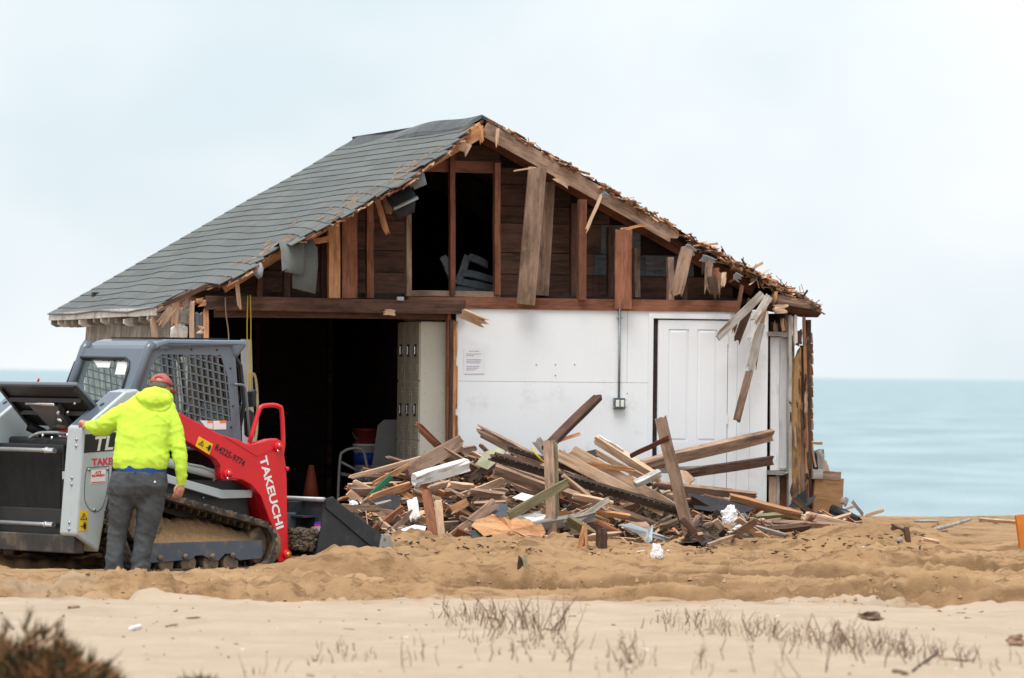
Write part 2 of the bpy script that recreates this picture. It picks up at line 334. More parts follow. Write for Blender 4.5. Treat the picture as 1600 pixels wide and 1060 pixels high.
def plank_mesh(L, Wd, T, r0=0.0, r1=0.0, seed=0, bow=0.0, nl=4, nw=4, taper=0.0):
    """board along X (0..L), width along Y, thickness along Z; r0/r1 = length of the broken, jagged ends"""
    rr = random.Random(seed); vs_, fs_ = [], []
    e0 = [r0 * rr.random() ** 1.5 for _ in range(nw + 1)]; e1 = [r1 * rr.random() ** 1.5 for _ in range(nw + 1)]
    wob = [rr.uniform(-1, 1) * 0.004 for _ in range(nl + 1)]
    for k in (0, 1):
        for i in range(nl + 1):
            for j in range(nw + 1):
                a = e0[j] + (0.3 * r0 * rr.random() if k and r0 else 0); b = L - e1[j] - (0.3 * r1 * rr.random() if k and r1 else 0)
                x = a + (b - a) * i / nl; tt = 1 - taper * i / nl
                y = (j / nw - 0.5) * Wd * tt + wob[i]
                z = (k - 0.5) * T + bow * math.sin(math.pi * x / L)
                if (r0 and i == 0) or (r1 and i == nl): z *= rr.uniform(0.35, 1.0)
                vs_.append((x, y, z))
    S = (nl + 1) * (nw + 1); id_ = lambda k, i, j: k * S + i * (nw + 1) + j
    for i in range(nl):
        for j in range(nw):
            fs_.append((id_(0,i,j), id_(0,i,j+1), id_(0,i+1,j+1), id_(0,i+1,j))); fs_.append((id_(1,i,j), id_(1,i+1,j), id_(1,i+1,j+1), id_(1,i,j+1)))
        fs_.append((id_(0,i,0), id_(0,i+1,0), id_(1,i+1,0), id_(1,i,0))); fs_.append((id_(0,i,nw), id_(1,i,nw), id_(1,i+1,nw), id_(0,i+1,nw)))
    for j in range(nw):
        fs_.append((id_(0,0,j), id_(1,0,j), id_(1,0,j+1), id_(0,0,j+1))); fs_.append((id_(0,nl,j), id_(0,nl,j+1), id_(1,nl,j+1), id_(1,nl,j)))
    return vs_, fs_
SEED = [100]
def board_between(name, p, q, Wd, T, mat, parent=None, view=None, roll=0.0, r0=0.0, r1=0.0, bow=0.0, nl=4, nw=4, taper=0.0):
    """board from p to q (same space as parent); its broad face turned to the viewer, then rolled about its length"""
    SEED[0] += 1; p, q = Vector(p), Vector(q); d = q - p; L = d.length; x = d.normalized()
    n = Vector(view) if view is not None else Vector((0, -1, 0)); y = n.cross(x)
    if y.length < 1e-3: y = x.orthogonal()
    y.normalize(); z = x.cross(y)
    if roll: Rm = Matrix.Rotation(R(roll), 3, x); y = Rm @ y; z = Rm @ z
    M = Matrix.Identity(4)
    for r_ in range(3): M[r_][0], M[r_][1], M[r_][2], M[r_][3] = x[r_], y[r_], z[r_], p[r_]
    vs_, fs_ = plank_mesh(L, Wd, T, r0, r1, SEED[0], bow, nl, nw, taper)
    o = MB().add(vs_, fs_).build(name, mat, parent)
    if parent: o.matrix_local = M
    else: o.matrix_world = M
    return o
PXM = 153.0                                                            # photo pixels per metre at the facade
def hb(name, a, b, wpx, mat, v=0.0, v2=None, T=0.04, parent=None, **kw):
    return board_between(name, hl(a[0], a[1], v), hl(b[0], b[1], v if v2 is None else v2), wpx / PXM, T, mat, parent or house, **kw)

# key lines
uL = hpx(302, 500)[0]; uR = hpx(1262, 600)[0]; FLOOR = 0.28
uRd, zRd = hpx(755, 186); uEL, zEL = hpx(262, 482); uER, zER = hpx(1276, 482); VB = 5.7
slopeL = (zRd - zEL) / (uRd - uEL); slopeR = (zRd - zER) / (uER - uRd)
def zroof(u): return zRd - slopeL * (uRd - u) if u < uRd else zRd - slopeR * (u - uRd)
zbeam = hpx(700, 484)[1]

# roof, left slope: torn front edge found from the outline of the tear
EDGE = [(222, 492), (240, 486), (262, 470), (300, 450), (330, 446), (352, 441), (395, 420), (402, 408), (440, 384), (470, 375), (500, 358), (530, 341), (548, 332), (575, 314), (612, 296), (640, 284), (652, 266), (690, 246), (706, 228), (730, 205), (755, 186), (800, 150)]
ex, ey = zip(*EDGE)
def roof_pt(s, v, sag=0.0): return Vector((uRd + (uEL - uRd) * s, v, zRd + (zEL - zRd) * s - sag))
def vfront(s):
    for v in np.arange(-1.6, 2.4, 0.02):
        x, y = proj(HM @ roof_pt(s, v, 0.05 * math.sin(math.pi * min(1, s * 1.05))))
        if y < np.interp(x, ex, ey): return float(v)
    return 2.4
SS = np.linspace(0, 1, 41); VF = np.array([vfront(s) for s in SS]); VF[0] = VF[1] = min(VF[1], 0.05)
LSL = math.hypot(uRd - uEL, zRd - zEL)
def vb(s): return 5.45 + 0.95 * min(1, max(0, s))
def vf(s): return float(np.interp(s, SS, VF))
def rsurf(s, v, lift=0.0):
    d = max(0.0, v - vf(s)); sg = 0.05 * math.sin(math.pi * min(1, max(0, s))) * math.exp(-d / 0.45)
    wv = 0.014 * float(vn(np.array([s * 5]), np.array([v * 0.9]), 51)[0]) + 0.012 * math.sin(v * 1.9 + 1) * s
    q = roof_pt(s, v, sg - wv); nrm = Vector((-(zRd - zEL), 0, uRd - uEL)).normalized()
    return q + nrm * lift
ASPH = None
def asphalt():
    m, t, p, n, l = new_mat('asphalt_shingle')
    v = objvec(t, (1, 1, 1), False); oi = n.new('ShaderNodeObjectInfo')
    f = nodenoise(t, v, 140, 3, 0.7); f2 = nodenoise(t, v, 2.2, 5, 0.6)
    c = mixc(t, ramp(t, f, 0.3, 0.7), (0.075, 0.083, 0.083), (0.175, 0.188, 0.186)); c = mixc(t, ramp(t, f2, 0.5, 0.8), c, (0.16, 0.168, 0.145))
    h = n.new('ShaderNodeHueSaturation'); l.new(c, h.inputs['Color']); l.new(ramp2(t, oi.outputs['Random'], 0.90, 1.10), h.inputs['Value'])
    l.new(h.outputs['Color'], p.inputs['Base Color']); p.inputs['Roughness'].default_value = 0.85; p.inputs['Specular IOR Level'].default_value = 0.25
    bump(t, p, f, 0.5, 0.004); return m
ASPH = asphalt()
def build_roof():
    mb = MB(); ns, nv = 24, 14                                         # deck under the shingles
    top, bot = [], []
    for i in range(ns + 1):
        s = i / ns; a = vf(s) + 0.06
        for j in range(nv + 1):
            v = a + (vb(s) - 0.03 - a) * j / nv
            top.append(rsurf(s, v, -0.012)); bot.append(rsurf(s, v, -0.04))
    n_ = (ns + 1) * (nv + 1); idx = lambda i, j: i * (nv + 1) + j
    fs_ = []
    for i in range(ns):
        for j in range(nv):
            fs_ += [(idx(i,j), idx(i,j+1), idx(i+1,j+1), idx(i+1,j)), tuple(n_ + q for q in (idx(i,j), idx(i+1,j), idx(i+1,j+1), idx(i,j+1)))]
        fs_ += [(idx(i,0), idx(i+1,0), n_+idx(i+1,0), n_+idx(i,0)), (idx(i,nv), n_+idx(i,nv), n_+idx(i+1,nv), idx(i+1,nv))]
    for j in range(nv): fs_ += [(idx(0,j), n_+idx(0,j), n_+idx(0,j+1), idx(0,j+1)), (idx(ns,j), idx(ns,j+1), n_+idx(ns,j+1), n_+idx(ns,j))]
    roof = mb.add(top + bot, fs_).build('roof', W_DARK, house)
    rr = random.Random(11); expo = 0.138; nc = int(LSL / expo)
    for c in range(nc):                                                # courses of three-tab shingles
        s1 = 1.012 - c * expo / LSL; s0 = s1 - (expo + 0.03) / LSL; sm = (s0 + s1) / 2
        a = vf(min(1, max(0, sm))); v = a - 0.02 + rr.uniform(-0.06, 0.07) ; start = v
        first = True
        while v < vb(sm) - 0.02:
            L = (rr.uniform(0.25, 0.93) if first else 0.93); e = min(v + L, vb(sm))
            m = MB(); tabs = max(1, round((e - v) / 0.31)); tw = (e - v) / tabs
            for k in range(tabs):
                ta, tb = v + k * tw + 0.003, v + (k + 1) * tw - 0.003
                if first and k == 0 and rr.random() < 0.7: ta += rr.uniform(0, 0.10)
                lo = rr.uniform(0.011, 0.014); dr = rr.uniform(-0.0015, 0.0015) / LSL
                g = []
                for q in (0, 1, 2):
                    vv = ta + (tb - ta) * q / 2
                    tear = (rr.uniform(-0.03, 0.03) / LSL) if (first and q == 0 and k == 0) else 0
                    g.append([rsurf(s0 + tear, vv, 0.003), rsurf(s1 + dr + tear, vv, lo), rsurf(s1 + dr + tear, vv, lo - 0.010), rsurf(s0 + tear, vv, -0.005)])
                vs_ = [x for r_ in g for x in r_]; ff = []
                for q in (0, 1):
                    b = q * 4
                    for z in range(4): ff.append((b + z, b + (z + 1) % 4, b + 4 + (z + 1) % 4, b + 4 + z))
                ff += [(0, 1, 2, 3), (8, 9, 10, 11)]
                m.add(vs_, ff)
            m.build('shingle', ASPH, roof); v = e; first = False
    # ribbed ridge vent
    m = MB()
    for k in range(int((vb(0) - 0.1) / 0.05)):
        v = 0.05 + k * 0.05; dz = -0.05 * math.exp(-((v - 4.4) / 1.2) ** 2) - 0.012 * math.sin(v * 2.3)
        p = [Vector((uRd - 0.19, v, zRd - 0.19 * slopeL + 0.022 + dz)), Vector((uRd - 0.10, v, zRd - 0.10 * slopeL + 0.035 + dz)), Vector((uRd, v, zRd + 0.028 + dz)), Vector((uRd + 0.25, v, zRd - 0.25 * slopeR + 0.03 + dz))]
        for w0, w1, up in ((0, 0.024, 0.020), (0.024, 0.05, 0.0)):
            A = [q + Vector((0, w0, up)) for q in p] + [q + Vector((0, w0, -0.02)) for q in p[::-1]]; B = [q + Vector((0, w1, up)) for q in p] + [q + Vector((0, w1, -0.02)) for q in p[::-1]]
            m.prism(A, B)
    m.build('ridge_vent', plain('vent_plastic', (0.13, 0.14, 0.145), 0.6, 0.25, 3), roof)
    # right slope
    A = [Vector((uRd, 0, zRd)), Vector((uER, 0, zER)), Vector((uER, 0, zER - 0.05)), Vector((uRd, 0, zRd - 0.06))]
    m = MB(); n = 14; P0, P1 = [], []
    for i in range(n + 1):
        u = uRd + (uER - uRd) * i / n; sag = -0.05 * math.sin(i / n * math.pi) * (1 if i > 8 else 0.4)
        P0.append((u, zroof(u) + 0.03 + sag)); P1.append((u, zroof(u) - 0.0 + sag))
    poly = P0 + P1[::-1]
    m.prism([(u, 0.02 + 0.03 * math.sin(i * 2.1), z) for i, (u, z) in enumerate(poly)], [(u, VB, z) for u, z in poly])
    rr2 = m.build('roof', FELT, house)
    # splintered sheathing along the torn right rake
    rnd = random.Random(3); ms = {k: MB() for k in 'otdf'}
    for k in range(1100):
        f = rnd.random() ** 0.7; u = uRd + (uER - uRd) * (0.01 + 0.985 * f); i = f * n
        z = zroof(u) + 0.015 - 0.05 * math.sin(f * math.pi) * (1 if f > .57 else .4)
        if f < .8 and mnoise.noise(Vector((u * 3.1, 2.2, 0))) < rnd.uniform(-.5, .25): continue
        L = rnd.uniform(0.03, 0.13) * (0.8 + 1.5 * f * f) * (1.8 if rnd.random() < .12 else 1); wd = rnd.uniform(0.008, 0.035); th = rnd.uniform(0.003, 0.010)
        M = Matrix.Translation((u, rnd.uniform(-0.06, 0.06), z + rnd.uniform(-0.035, 0.028))) @ Matrix.Rotation(math.atan(slopeR) + rnd.gauss(0, 0.28 + 0.35 * f * (rnd.random() < 0.3)), 4, 'Y') @ Matrix.Rotation(rnd.gauss(0, 0.5), 4, 'Z') @ Matrix.Rotation(rnd.uniform(-1, 1), 4, 'X')
        ms[rnd.choice('oottddf')].box((-L/2, -wd/2, -th/2), (L/2, wd/2, th/2), M)
    for k, mt in (('o', W_ORANGE), ('t', W_TAN), ('d', W_RED), ('f', FELT)):
        o = ms[k].build('splinters', mt, rr2); o['kind'] = 'stuff'
    # the same along the torn left edge, sparser
    ms = {k: MB() for k in 'otd'}
    for k in range(130):
        s = rnd.uniform(0.02, 0.95); q = rsurf(s, vf(s) + rnd.uniform(0, 0.05), -0.03); L = rnd.uniform(0.04, 0.14); wd = rnd.uniform(0.01, 0.04)
        M = Matrix.Translation(q) @ Matrix.Rotation(-math.atan(slopeL) + rnd.gauss(0, 0.3), 4, 'Y') @ Matrix.Rotation(rnd.gauss(0, 0.5), 4, 'Z')
        ms[rnd.choice('otdd')].box((-L/2, -wd/2, -0.006), (L/2, wd/2, 0.006), M)
    for k, mt in (('o', W_ORANGE), ('t', W_TAN), ('d', W_RED)):
        o = ms[k].build('splinters', mt, roof); o['kind'] = 'stuff'
    # litter of chips on the shingles
    m = MB()
    for k in range(46):
        s = rnd.uniform(0.12, 0.85); v = vf(s) + abs(rnd.gauss(0.1, 0.45)); q = rsurf(s, v, 0.022); L = rnd.uniform(0.015, 0.07)
        m.box((-L, -0.008, 0), (L, 0.008, 0.006), Matrix.Translation(q) @ Matrix.Rotation(-math.atan(slopeL) * 1.0, 4, 'Y') @ Matrix.Rotation(rnd.uniform(-0.6, 0.6), 4, 'Z'))
    o = m.build('wood_chips', W_ORANGE, roof); o['kind'] = 'stuff'
    # left eave: white fascia and rafter tails
    v0 = vf(1.0)
    zf = zEL
    for k, (a, b) in enumerate(((v0 + 0.22, 3.4), (3.4, vb(1)))):
        q0, q1 = rsurf(1.0, a), rsurf(1.0, b)
        board_between('fascia', (uEL - 0.012, a, q0.z - 0.045), (uEL - 0.012, b, q1.z - 0.045), 0.085, 0.022, W_WHITE, house, view=(-1, 0, 0))
    MB().box((uEL - 0.025, v0 + 0.03, rsurf(1, v0).z - 0.09), (uEL + 0.01, v0 + 0.20, rsurf(1, v0).z - 0.005)).build('fascia', W_WHITE, house)
    k = 0; v = v0 + 0.35
    while v < vb(1):
        z = rsurf(1.0, v).z - 0.085
        m = MB(); A = [(uEL - 0.02, v, z), (uL - 0.02, v, z + 0.06), (uL - 0.02, v, z - 0.06), (uEL + 0.04, v, z - 0.075), (uEL - 0.02, v, z - 0.045)]
        m.prism(A, [(a_, b_ + 0.045, c_) for a_, b_, c_ in A]).build('rafter_tail', W_GREY if k % 3 else W_WHITE, house); v += 0.41; k += 1
build_roof()

# walls: left with cedar shingles, back, right, interior linings, floors
def build_walls():
    zt = zEL - 0.04
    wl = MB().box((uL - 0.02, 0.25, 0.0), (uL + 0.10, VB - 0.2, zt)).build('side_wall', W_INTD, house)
    rr = random.Random(4)
    for row in range(9):
        z1 = zt - 0.08 - row * 0.235; v = 0.1 + rr.uniform(0, 0.1)
        while v < VB - 0.25:
            wd = rr.uniform(0.13, 0.25)
            if z1 - 0.235 > 0.1 and not (row < 2 and v < 0.25 and rr.random() < 0.5):
                m = MB(); e = rr.uniform(-0.012, 0.012); x0 = uL - 0.022
                A = [(x0, v, z1 + 0.02), (x0, v + wd - 0.008, z1 + 0.02), (x0, v + wd - 0.008, z1 - 0.235 + e), (x0, v, z1 - 0.235 + e)]
                B = [(x0 - 0.006, v, z1 + 0.02), (x0 - 0.006, v + wd - 0.008, z1 + 0.02), (x0 - 0.026, v + wd - 0.008, z1 - 0.235 + e), (x0 - 0.026, v, z1 - 0.235 + e)]
                o = m.prism(A, B).build('cedar_shingle', CEDAR, wl)
            v += wd
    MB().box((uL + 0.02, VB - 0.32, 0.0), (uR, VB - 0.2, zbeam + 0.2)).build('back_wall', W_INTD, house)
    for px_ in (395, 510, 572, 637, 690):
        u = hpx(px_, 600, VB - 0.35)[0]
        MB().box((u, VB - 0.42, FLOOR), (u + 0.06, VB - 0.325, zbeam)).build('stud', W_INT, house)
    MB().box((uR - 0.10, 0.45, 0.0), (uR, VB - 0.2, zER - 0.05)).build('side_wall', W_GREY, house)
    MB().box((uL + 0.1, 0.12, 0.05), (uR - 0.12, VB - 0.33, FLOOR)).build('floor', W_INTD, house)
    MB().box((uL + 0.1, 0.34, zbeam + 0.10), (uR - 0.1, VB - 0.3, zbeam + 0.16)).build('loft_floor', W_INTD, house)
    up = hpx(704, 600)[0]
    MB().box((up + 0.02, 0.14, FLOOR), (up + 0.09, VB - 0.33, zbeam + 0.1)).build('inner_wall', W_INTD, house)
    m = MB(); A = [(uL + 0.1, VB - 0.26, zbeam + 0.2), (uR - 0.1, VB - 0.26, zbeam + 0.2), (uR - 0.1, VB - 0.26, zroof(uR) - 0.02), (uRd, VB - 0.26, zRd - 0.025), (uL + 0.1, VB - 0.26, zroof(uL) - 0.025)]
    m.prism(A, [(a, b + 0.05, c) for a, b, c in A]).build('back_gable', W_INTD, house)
CEDAR = wood('cedar_grey', (0.24, 0.225, 0.205), (0.43, 0.41, 0.38), (0.10, 0.08, 0.065), 0.55)
build_walls()

# rafters and ties
for k, v in enumerate((0.0, 0.45)):
    for sgn in (-1, 1):
        if sgn < 0: a, b = (uRd - 0.01, zRd - 0.10), (uEL + 0.55 if k == 0 else uEL + 0.2, None)
        else: a, b = (uRd + 0.01, zRd - 0.10), ((hpx(1058, 385)[0] if k == 0 else uER - 0.55), None)
        zb = zroof(b[0]) - 0.10; mt = (W_BROWN if k == 0 else W_RED) if sgn > 0 else W_ORANGE if k == 0 else W_RED
        board_between('rafter', (a[0], v - 0.01, a[1] - 0.0), (b[0], v - 0.01, zb), 0.15, 0.05, mt, house, r1=0.08 if (k == 0 and sgn > 0) else 0)
for v in (1.2, 2.4, 3.6, 4.8):
    for sgn in (-1, 1):
        b = uEL + 0.2 if sgn < 0 else uER - 0.4
        board_between('rafter', (uRd, v, zRd - 0.13), (b, v, zroof(b) - 0.13), 0.14, 0.05, W_INT, house)
hb('tie_beam', (322, 473), (738, 481), 21, W_DARK, v=-0.06, T=0.10, r1=0.12)
hb('tie_beam', (636, 473), (1152, 479), 18, W_RED, v=0.03, T=0.10)
hb('ceiling_trim', (335, 483), (560, 486), 4, W_ORANGE, v=-0.03, T=0.03, r0=0.1, r1=0.1)
hb('ceiling_trim', (556, 486), (622, 487), 5, W_ORANGE, v=-0.04, T=0.03, r0=0.05, r1=0.1)
hb('ceiling_trim', (678, 487), (722, 488), 4, W_ORANGE, v=-0.05, T=0.03, r1=0.05)
hb('header', (335, 490), (700, 494), 12, W_INT, v=0.06, T=0.05)
hb('broken_trim', (722, 490), (768, 510), 16, W_TAN, v=-0.16, T=0.03, r1=0.14, roll=35)
hb('broken_trim', (598, 487), (622, 490), 9, W_TAN, v=-0.14, T=0.05, r0=0.03, r1=0.05)
MB().box((-0.035, -0.03, -0.02), (0.035, 0.03, 0.02), Matrix.Translation(hl(625, 467, -0.14))).build('bracket', FLASH, house, bevel=0.004)

# gable boards with the black loft opening
def build_gable():
    v = 0.55; gw = MB(); back = []
    z0 = hpx(800, 462, v)[1]; rowh = 0.235; uo0, uo1 = hpx(640, 400, v)[0], hpx(778, 400, v)[0]; zo = hpx(700, 266, v)[1]
    A = []
    par = empty('gable_wall'); par.parent = house
    k = 0; z = z0; rr = random.Random(8)
    while z < zRd - 0.25:
        h = rowh * rr.choice((0.75, 0.95, 1.1, 1.3))
        zt = min(z + h - 0.008, zRd - 0.2)
        ul = max(uL + 0.1, uRd - (zRd - 0.06 - zt) / slopeL + 0.03); ur = uRd + (zRd - 0.06 - zt) / slopeR - 0.03
        segs = [(ul, uo0), (uo1, ur)] if z < zo else [(ul, ur)]
        for (a, b) in segs:
            cuts = [a]
            if b > hpx(930, 400, v)[0]: 
                for cpx in (933, 1010, 1060): 
                    cu = hpx(cpx + rr.uniform(-20, 20), 400, v)[0]
                    if a + 0.2 < cu < b - 0.15: cuts.append(cu)
            cuts.append(b)
            for q0, q1 in zip(cuts[:-1], cuts[1:]):
                if q1 - q0 < 0.06: continue
                px_, py_ = proj(HM @ Vector(((q0 + q1) / 2, v, (z + zt) / 2)))
                mt = W_GREYD if (900 < px_ and (q0 > hpx(880, 400, v)[0]) and (k in (1, 2) or rr.random() < 0.3)) else W_INT
                d = rr.uniform(0, 0.012)
                o = MB().box((0, v + d, z), (q1 - q0 - 0.004, v + 0.03 + d, zt)).build('board', mt, par); o.location = (q0, 0, 0)
        z += h; k += 1
    # stand-in depth behind the boards so no daylight leaks: sheathing paper
    m = MB()
    for (a, b) in ((uL + 0.12, uo0 - 0.02), (uo1 + 0.02, uR - 0.12)):
        pts = [(a, z0 - 0.1), (b, z0 - 0.1), (b, min(zroof(b) - 0.09, zRd)), (a, zroof(a) - 0.09)]
        m.prism([(u, v + 0.05, z) for u, z in pts], [(u, v + 0.07, z) for u, z in pts])
    pts = [(uo0 - 0.02, zo + 0.05), (uo1 + 0.02, zo + 0.05), (uo1 + 0.02, zroof(uo1) - 0.1), (uRd, zRd - 0.1), (uo0 - 0.02, zroof(uo0) - 0.1)]
    m.prism([(u, v + 0.05, z) for u, z in pts], [(u, v + 0.07, z) for u, z in pts])
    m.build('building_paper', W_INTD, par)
W_GREYD = wood('wood_old_grey_paint', (0.10, 0.11, 0.12), (0.19, 0.205, 0.215), (0.06, 0.05, 0.05), 0.6)
build_gable()
hb('header', (655, 259), (782, 262), 18, W_RED, v=0.3, T=0.05)
hb('sill', (636, 458), (780, 460), 9, W_BROWN, v=0.3, T=0.08)
for a, b, w_, mt, v in (((521, 345), (521, 466), 18, W_ORANGE, -0.02), ((545, 331), (545, 466), 24, W_RED, 0.0), ((577, 312), (577, 466), 11, W_RED, 0.28), ((638, 285), (638, 463), 8, W_BROWN, 0.25),
        ((706, 232), (706, 461), 8, W_RED, 0.25), ((776, 255), (776, 461), 9, W_RED, 0.25), ((856, 285), (846, 462), 20, W_BROWN, 0.28), ((896, 318), (896, 466), 10, W_INT, 0.4), ((909, 312), (909, 469), 12, W_RED, -0.02),
        ((953, 355), (953, 468), 8, W_INT, 0.4), ((994, 388), (994, 469), 9, W_BROWN, 0.4), ((1047, 402), (1047, 470), 9, W_BROWN, 0.05), ((1068, 440), (1068, 470), 9, W_INT, 0.3),
        ((505, 360), (505, 466), 9, W_INT, 0.2), ((447, 395), (447, 464), 9, W_INT, 0.2), ((405, 420), (405, 464), 8, W_INT, 0.3)):
    hb('stud', a, b, w_, mt, v=v, T=0.09)
hb('leaning_board', (840, 262), (821, 476), 29, W_BROWN, v=-0.12, v2=-0.14, T=0.03)['label'] = 'wide brown board leaning across the gable'
hb('board', (974, 357), (974, 483), 27, W_RED, v=-0.11, T=0.03, r0=0.03)
hb('broken_board', (1074, 388), (1054, 470), 20, W_BROWN, v=-0.10, T=0.03, r1=0.12)
hb('fresh_splinter', (864, 277), (890, 293), 7, W_TAN, v=-0.06, T=0.02, r0=.03, r1=.05)
# hanging bits at the gable
W_PALE = wood('wood_peeling_paint', (0.38, 0.33, 0.28), (0.66, 0.63, 0.58), (0.20, 0.13, 0.085), 0.9)
for a, b, w_, mt, v in (((752, 196), (753, 230), 6, W_ORANGE, -0.1), ((778, 200), (775, 232), 5, W_TAN, -0.1), ((730, 222), (719, 244), 17, W_TAN, -0.2), ((588, 308), (605, 368), 9, W_ORANGE, -0.35), ((604, 306), (612, 336), 16, W_BROWN, -0.3), ((557, 308), (537, 337), 7, W_TAN, -0.4),
        ((368, 426), (375, 488), 6, W_TAN, -0.3), ((940, 304), (914, 365), 5, W_TAN, -0.1), ((802, 268), (842, 260), 2.5, W_TAN, -0.2), ((968, 359), (1012, 351), 4, W_ORANGE, -0.1), ((965, 316), (988, 316), 3, W_DARK, 0.0),
        ((489, 378), (519, 372), 9, W_ORANGE, -0.2)):
    hb('hanging_splinter', a, b, w_, mt, v=v, T=0.018, r0=0.02, r1=0.07, nl=3)
for a, b, w_, mt, v in (((1192, 458), (1120, 529), 12, W_PALE, -0.25), ((1176, 466), (1150, 538), 12, W_DARK, -0.18), ((1160, 445), (1146, 522), 6, W_RED, -0.15), ((1203, 462), (1175, 508), 12, W_PALE, -0.28), ((1196, 478), (1166, 538), 7, W_WHITE, -0.26),
        ((1190, 505), (1170, 585), 13, W_GREY, -0.2), ((1172, 580), (1150, 660), 12, W_BROWN, -0.2), ((1197, 470), (1178, 580), 6, W_ORANGE, -0.17),
        ((1108, 402), (1106, 462), 12, W_BROWN, -0.1), ((1119, 418), (1116, 455), 9, W_RED, -0.12), ((1124, 424), (1122, 470), 5, W_BROWN, -0.08), ((1131, 425), (1129, 456), 8, W_TAN, -0.1), ((1213, 455), (1209, 480), 5, W_ORANGE, -0.15), ((1100, 380), (1100, 430), 8, W_DARK, 0.0), ((1112, 430), (1118, 472), 14, W_DARK, -0.14)):
    hb('hanging_board', a, b, w_, mt, v=v, T=0.022, r0=0.02, r1=0.09, nl=3)
# torn roofing flaps
def sheet(name, pts_px, v, mat, parent, T=0.006, warp=0.02, seed=0, ptf=None):
    rr = random.Random(seed); P = []
    for q in pts_px:
        P.append((ptf or hl)(q[0], q[1], v + (q[2] if len(q) > 2 else 0) + rr.uniform(-warp, warp)))
    n = sum((P[i] - P[0]).cross(P[i-1] - P[0]) for i in range(2, len(P))) if False else Vector((0, 1, 0))
    return MB().prism(P, [q + n * T for q in P]).build(name, mat, parent)
def flap(name, rows, mat, parent):             # rows of (left px, right px) pairs with depth: a sheet that curls over
    m = MB(); g = []
    for (x0, y0, x1, y1, v) in rows: g.append([hl(x0 + (x1 - x0) * k / 4, y0 + (y1 - y0) * k / 4, v + 0.012 * math.sin(k * 2.2)) for k in range(5)])
    vs_ = [p for r_ in g for p in r_] + [p + Vector((0, 0.006, -0.004)) for r_ in g for p in r_]; n = len(g) * 5; fs_ = []
    for i in range(len(g) - 1):
        for k in range(4):
            a = i * 5 + k; fs_ += [(a, a+1, a+6, a+5), (n+a, n+a+5, n+a+6, n+a+1)]
        fs_ += [(i*5, i*5+5, n+i*5+5, n+i*5), (i*5+4, n+i*5+4, n+i*5+9, i*5+9)]
    for k in range(4): fs_ += [(k, n+k, n+k+1, k+1), ((len(g)-1)*5+k, (len(g)-1)*5+k+1, n+(len(g)-1)*5+k+1, n+(len(g)-1)*5+k)]
    return m.add(vs_, fs_).build(name, mat, parent, True)
flap('hanging_roofing', [(424, 388, 462, 366, 0.05), (436, 379, 472, 366, -0.3), (439, 392, 475, 377, -0.42), (441, 426, 476, 400, -0.46), (440, 424, 474, 430, -0.46)], ASPH, house)
flap('hanging_roofing', [(455, 372, 480, 362, -0.2), (457, 380, 496, 388, -0.36), (457, 410, 497, 415, -0.4), (457, 450, 493, 459, -0.40)], ASPH, house)
flap('hanging_roofing', [(602, 300, 640, 290, -0.3), (604, 310, 648, 300, -0.45), (613, 325, 650, 308, -0.5), (624, 343, 648, 331, -0.52)], FELT, house)
flap('torn_flap', [(636, 276, 656, 262, -0.35), (640, 284, 662, 268, -0.45), (648, 296, 667, 288, -0.48)], FELT_G, house)
flap('torn_flap', [(640, 262, 665, 245, -0.2), (650, 262, 690, 236, -0.28), (656, 264, 694, 240, -0.28)], FELT_G, house)
flap('torn_flap', [(366, 425, 396, 410, -0.2), (380, 424, 408, 410, -0.35), (396, 428, 412, 420, -0.38), (404, 436, 410, 432, -0.38)], FELT_G, house)
flap('torn_flap', [(614, 324, 652, 306, -0.56), (616, 329, 654, 311, -0.57)], FLASH, house)
for a, b, s_ in (((1068, 383), (1090, 398), 1), ((1094, 402), (1120, 412), 2), ((1146, 430), (1160, 438), 3), ((938, 302), (952, 312), 4)):
    hb('torn_flap', a, b, 12, FELT_G, v=-0.1, T=0.012, r0=.03, r1=.06, roll=30)

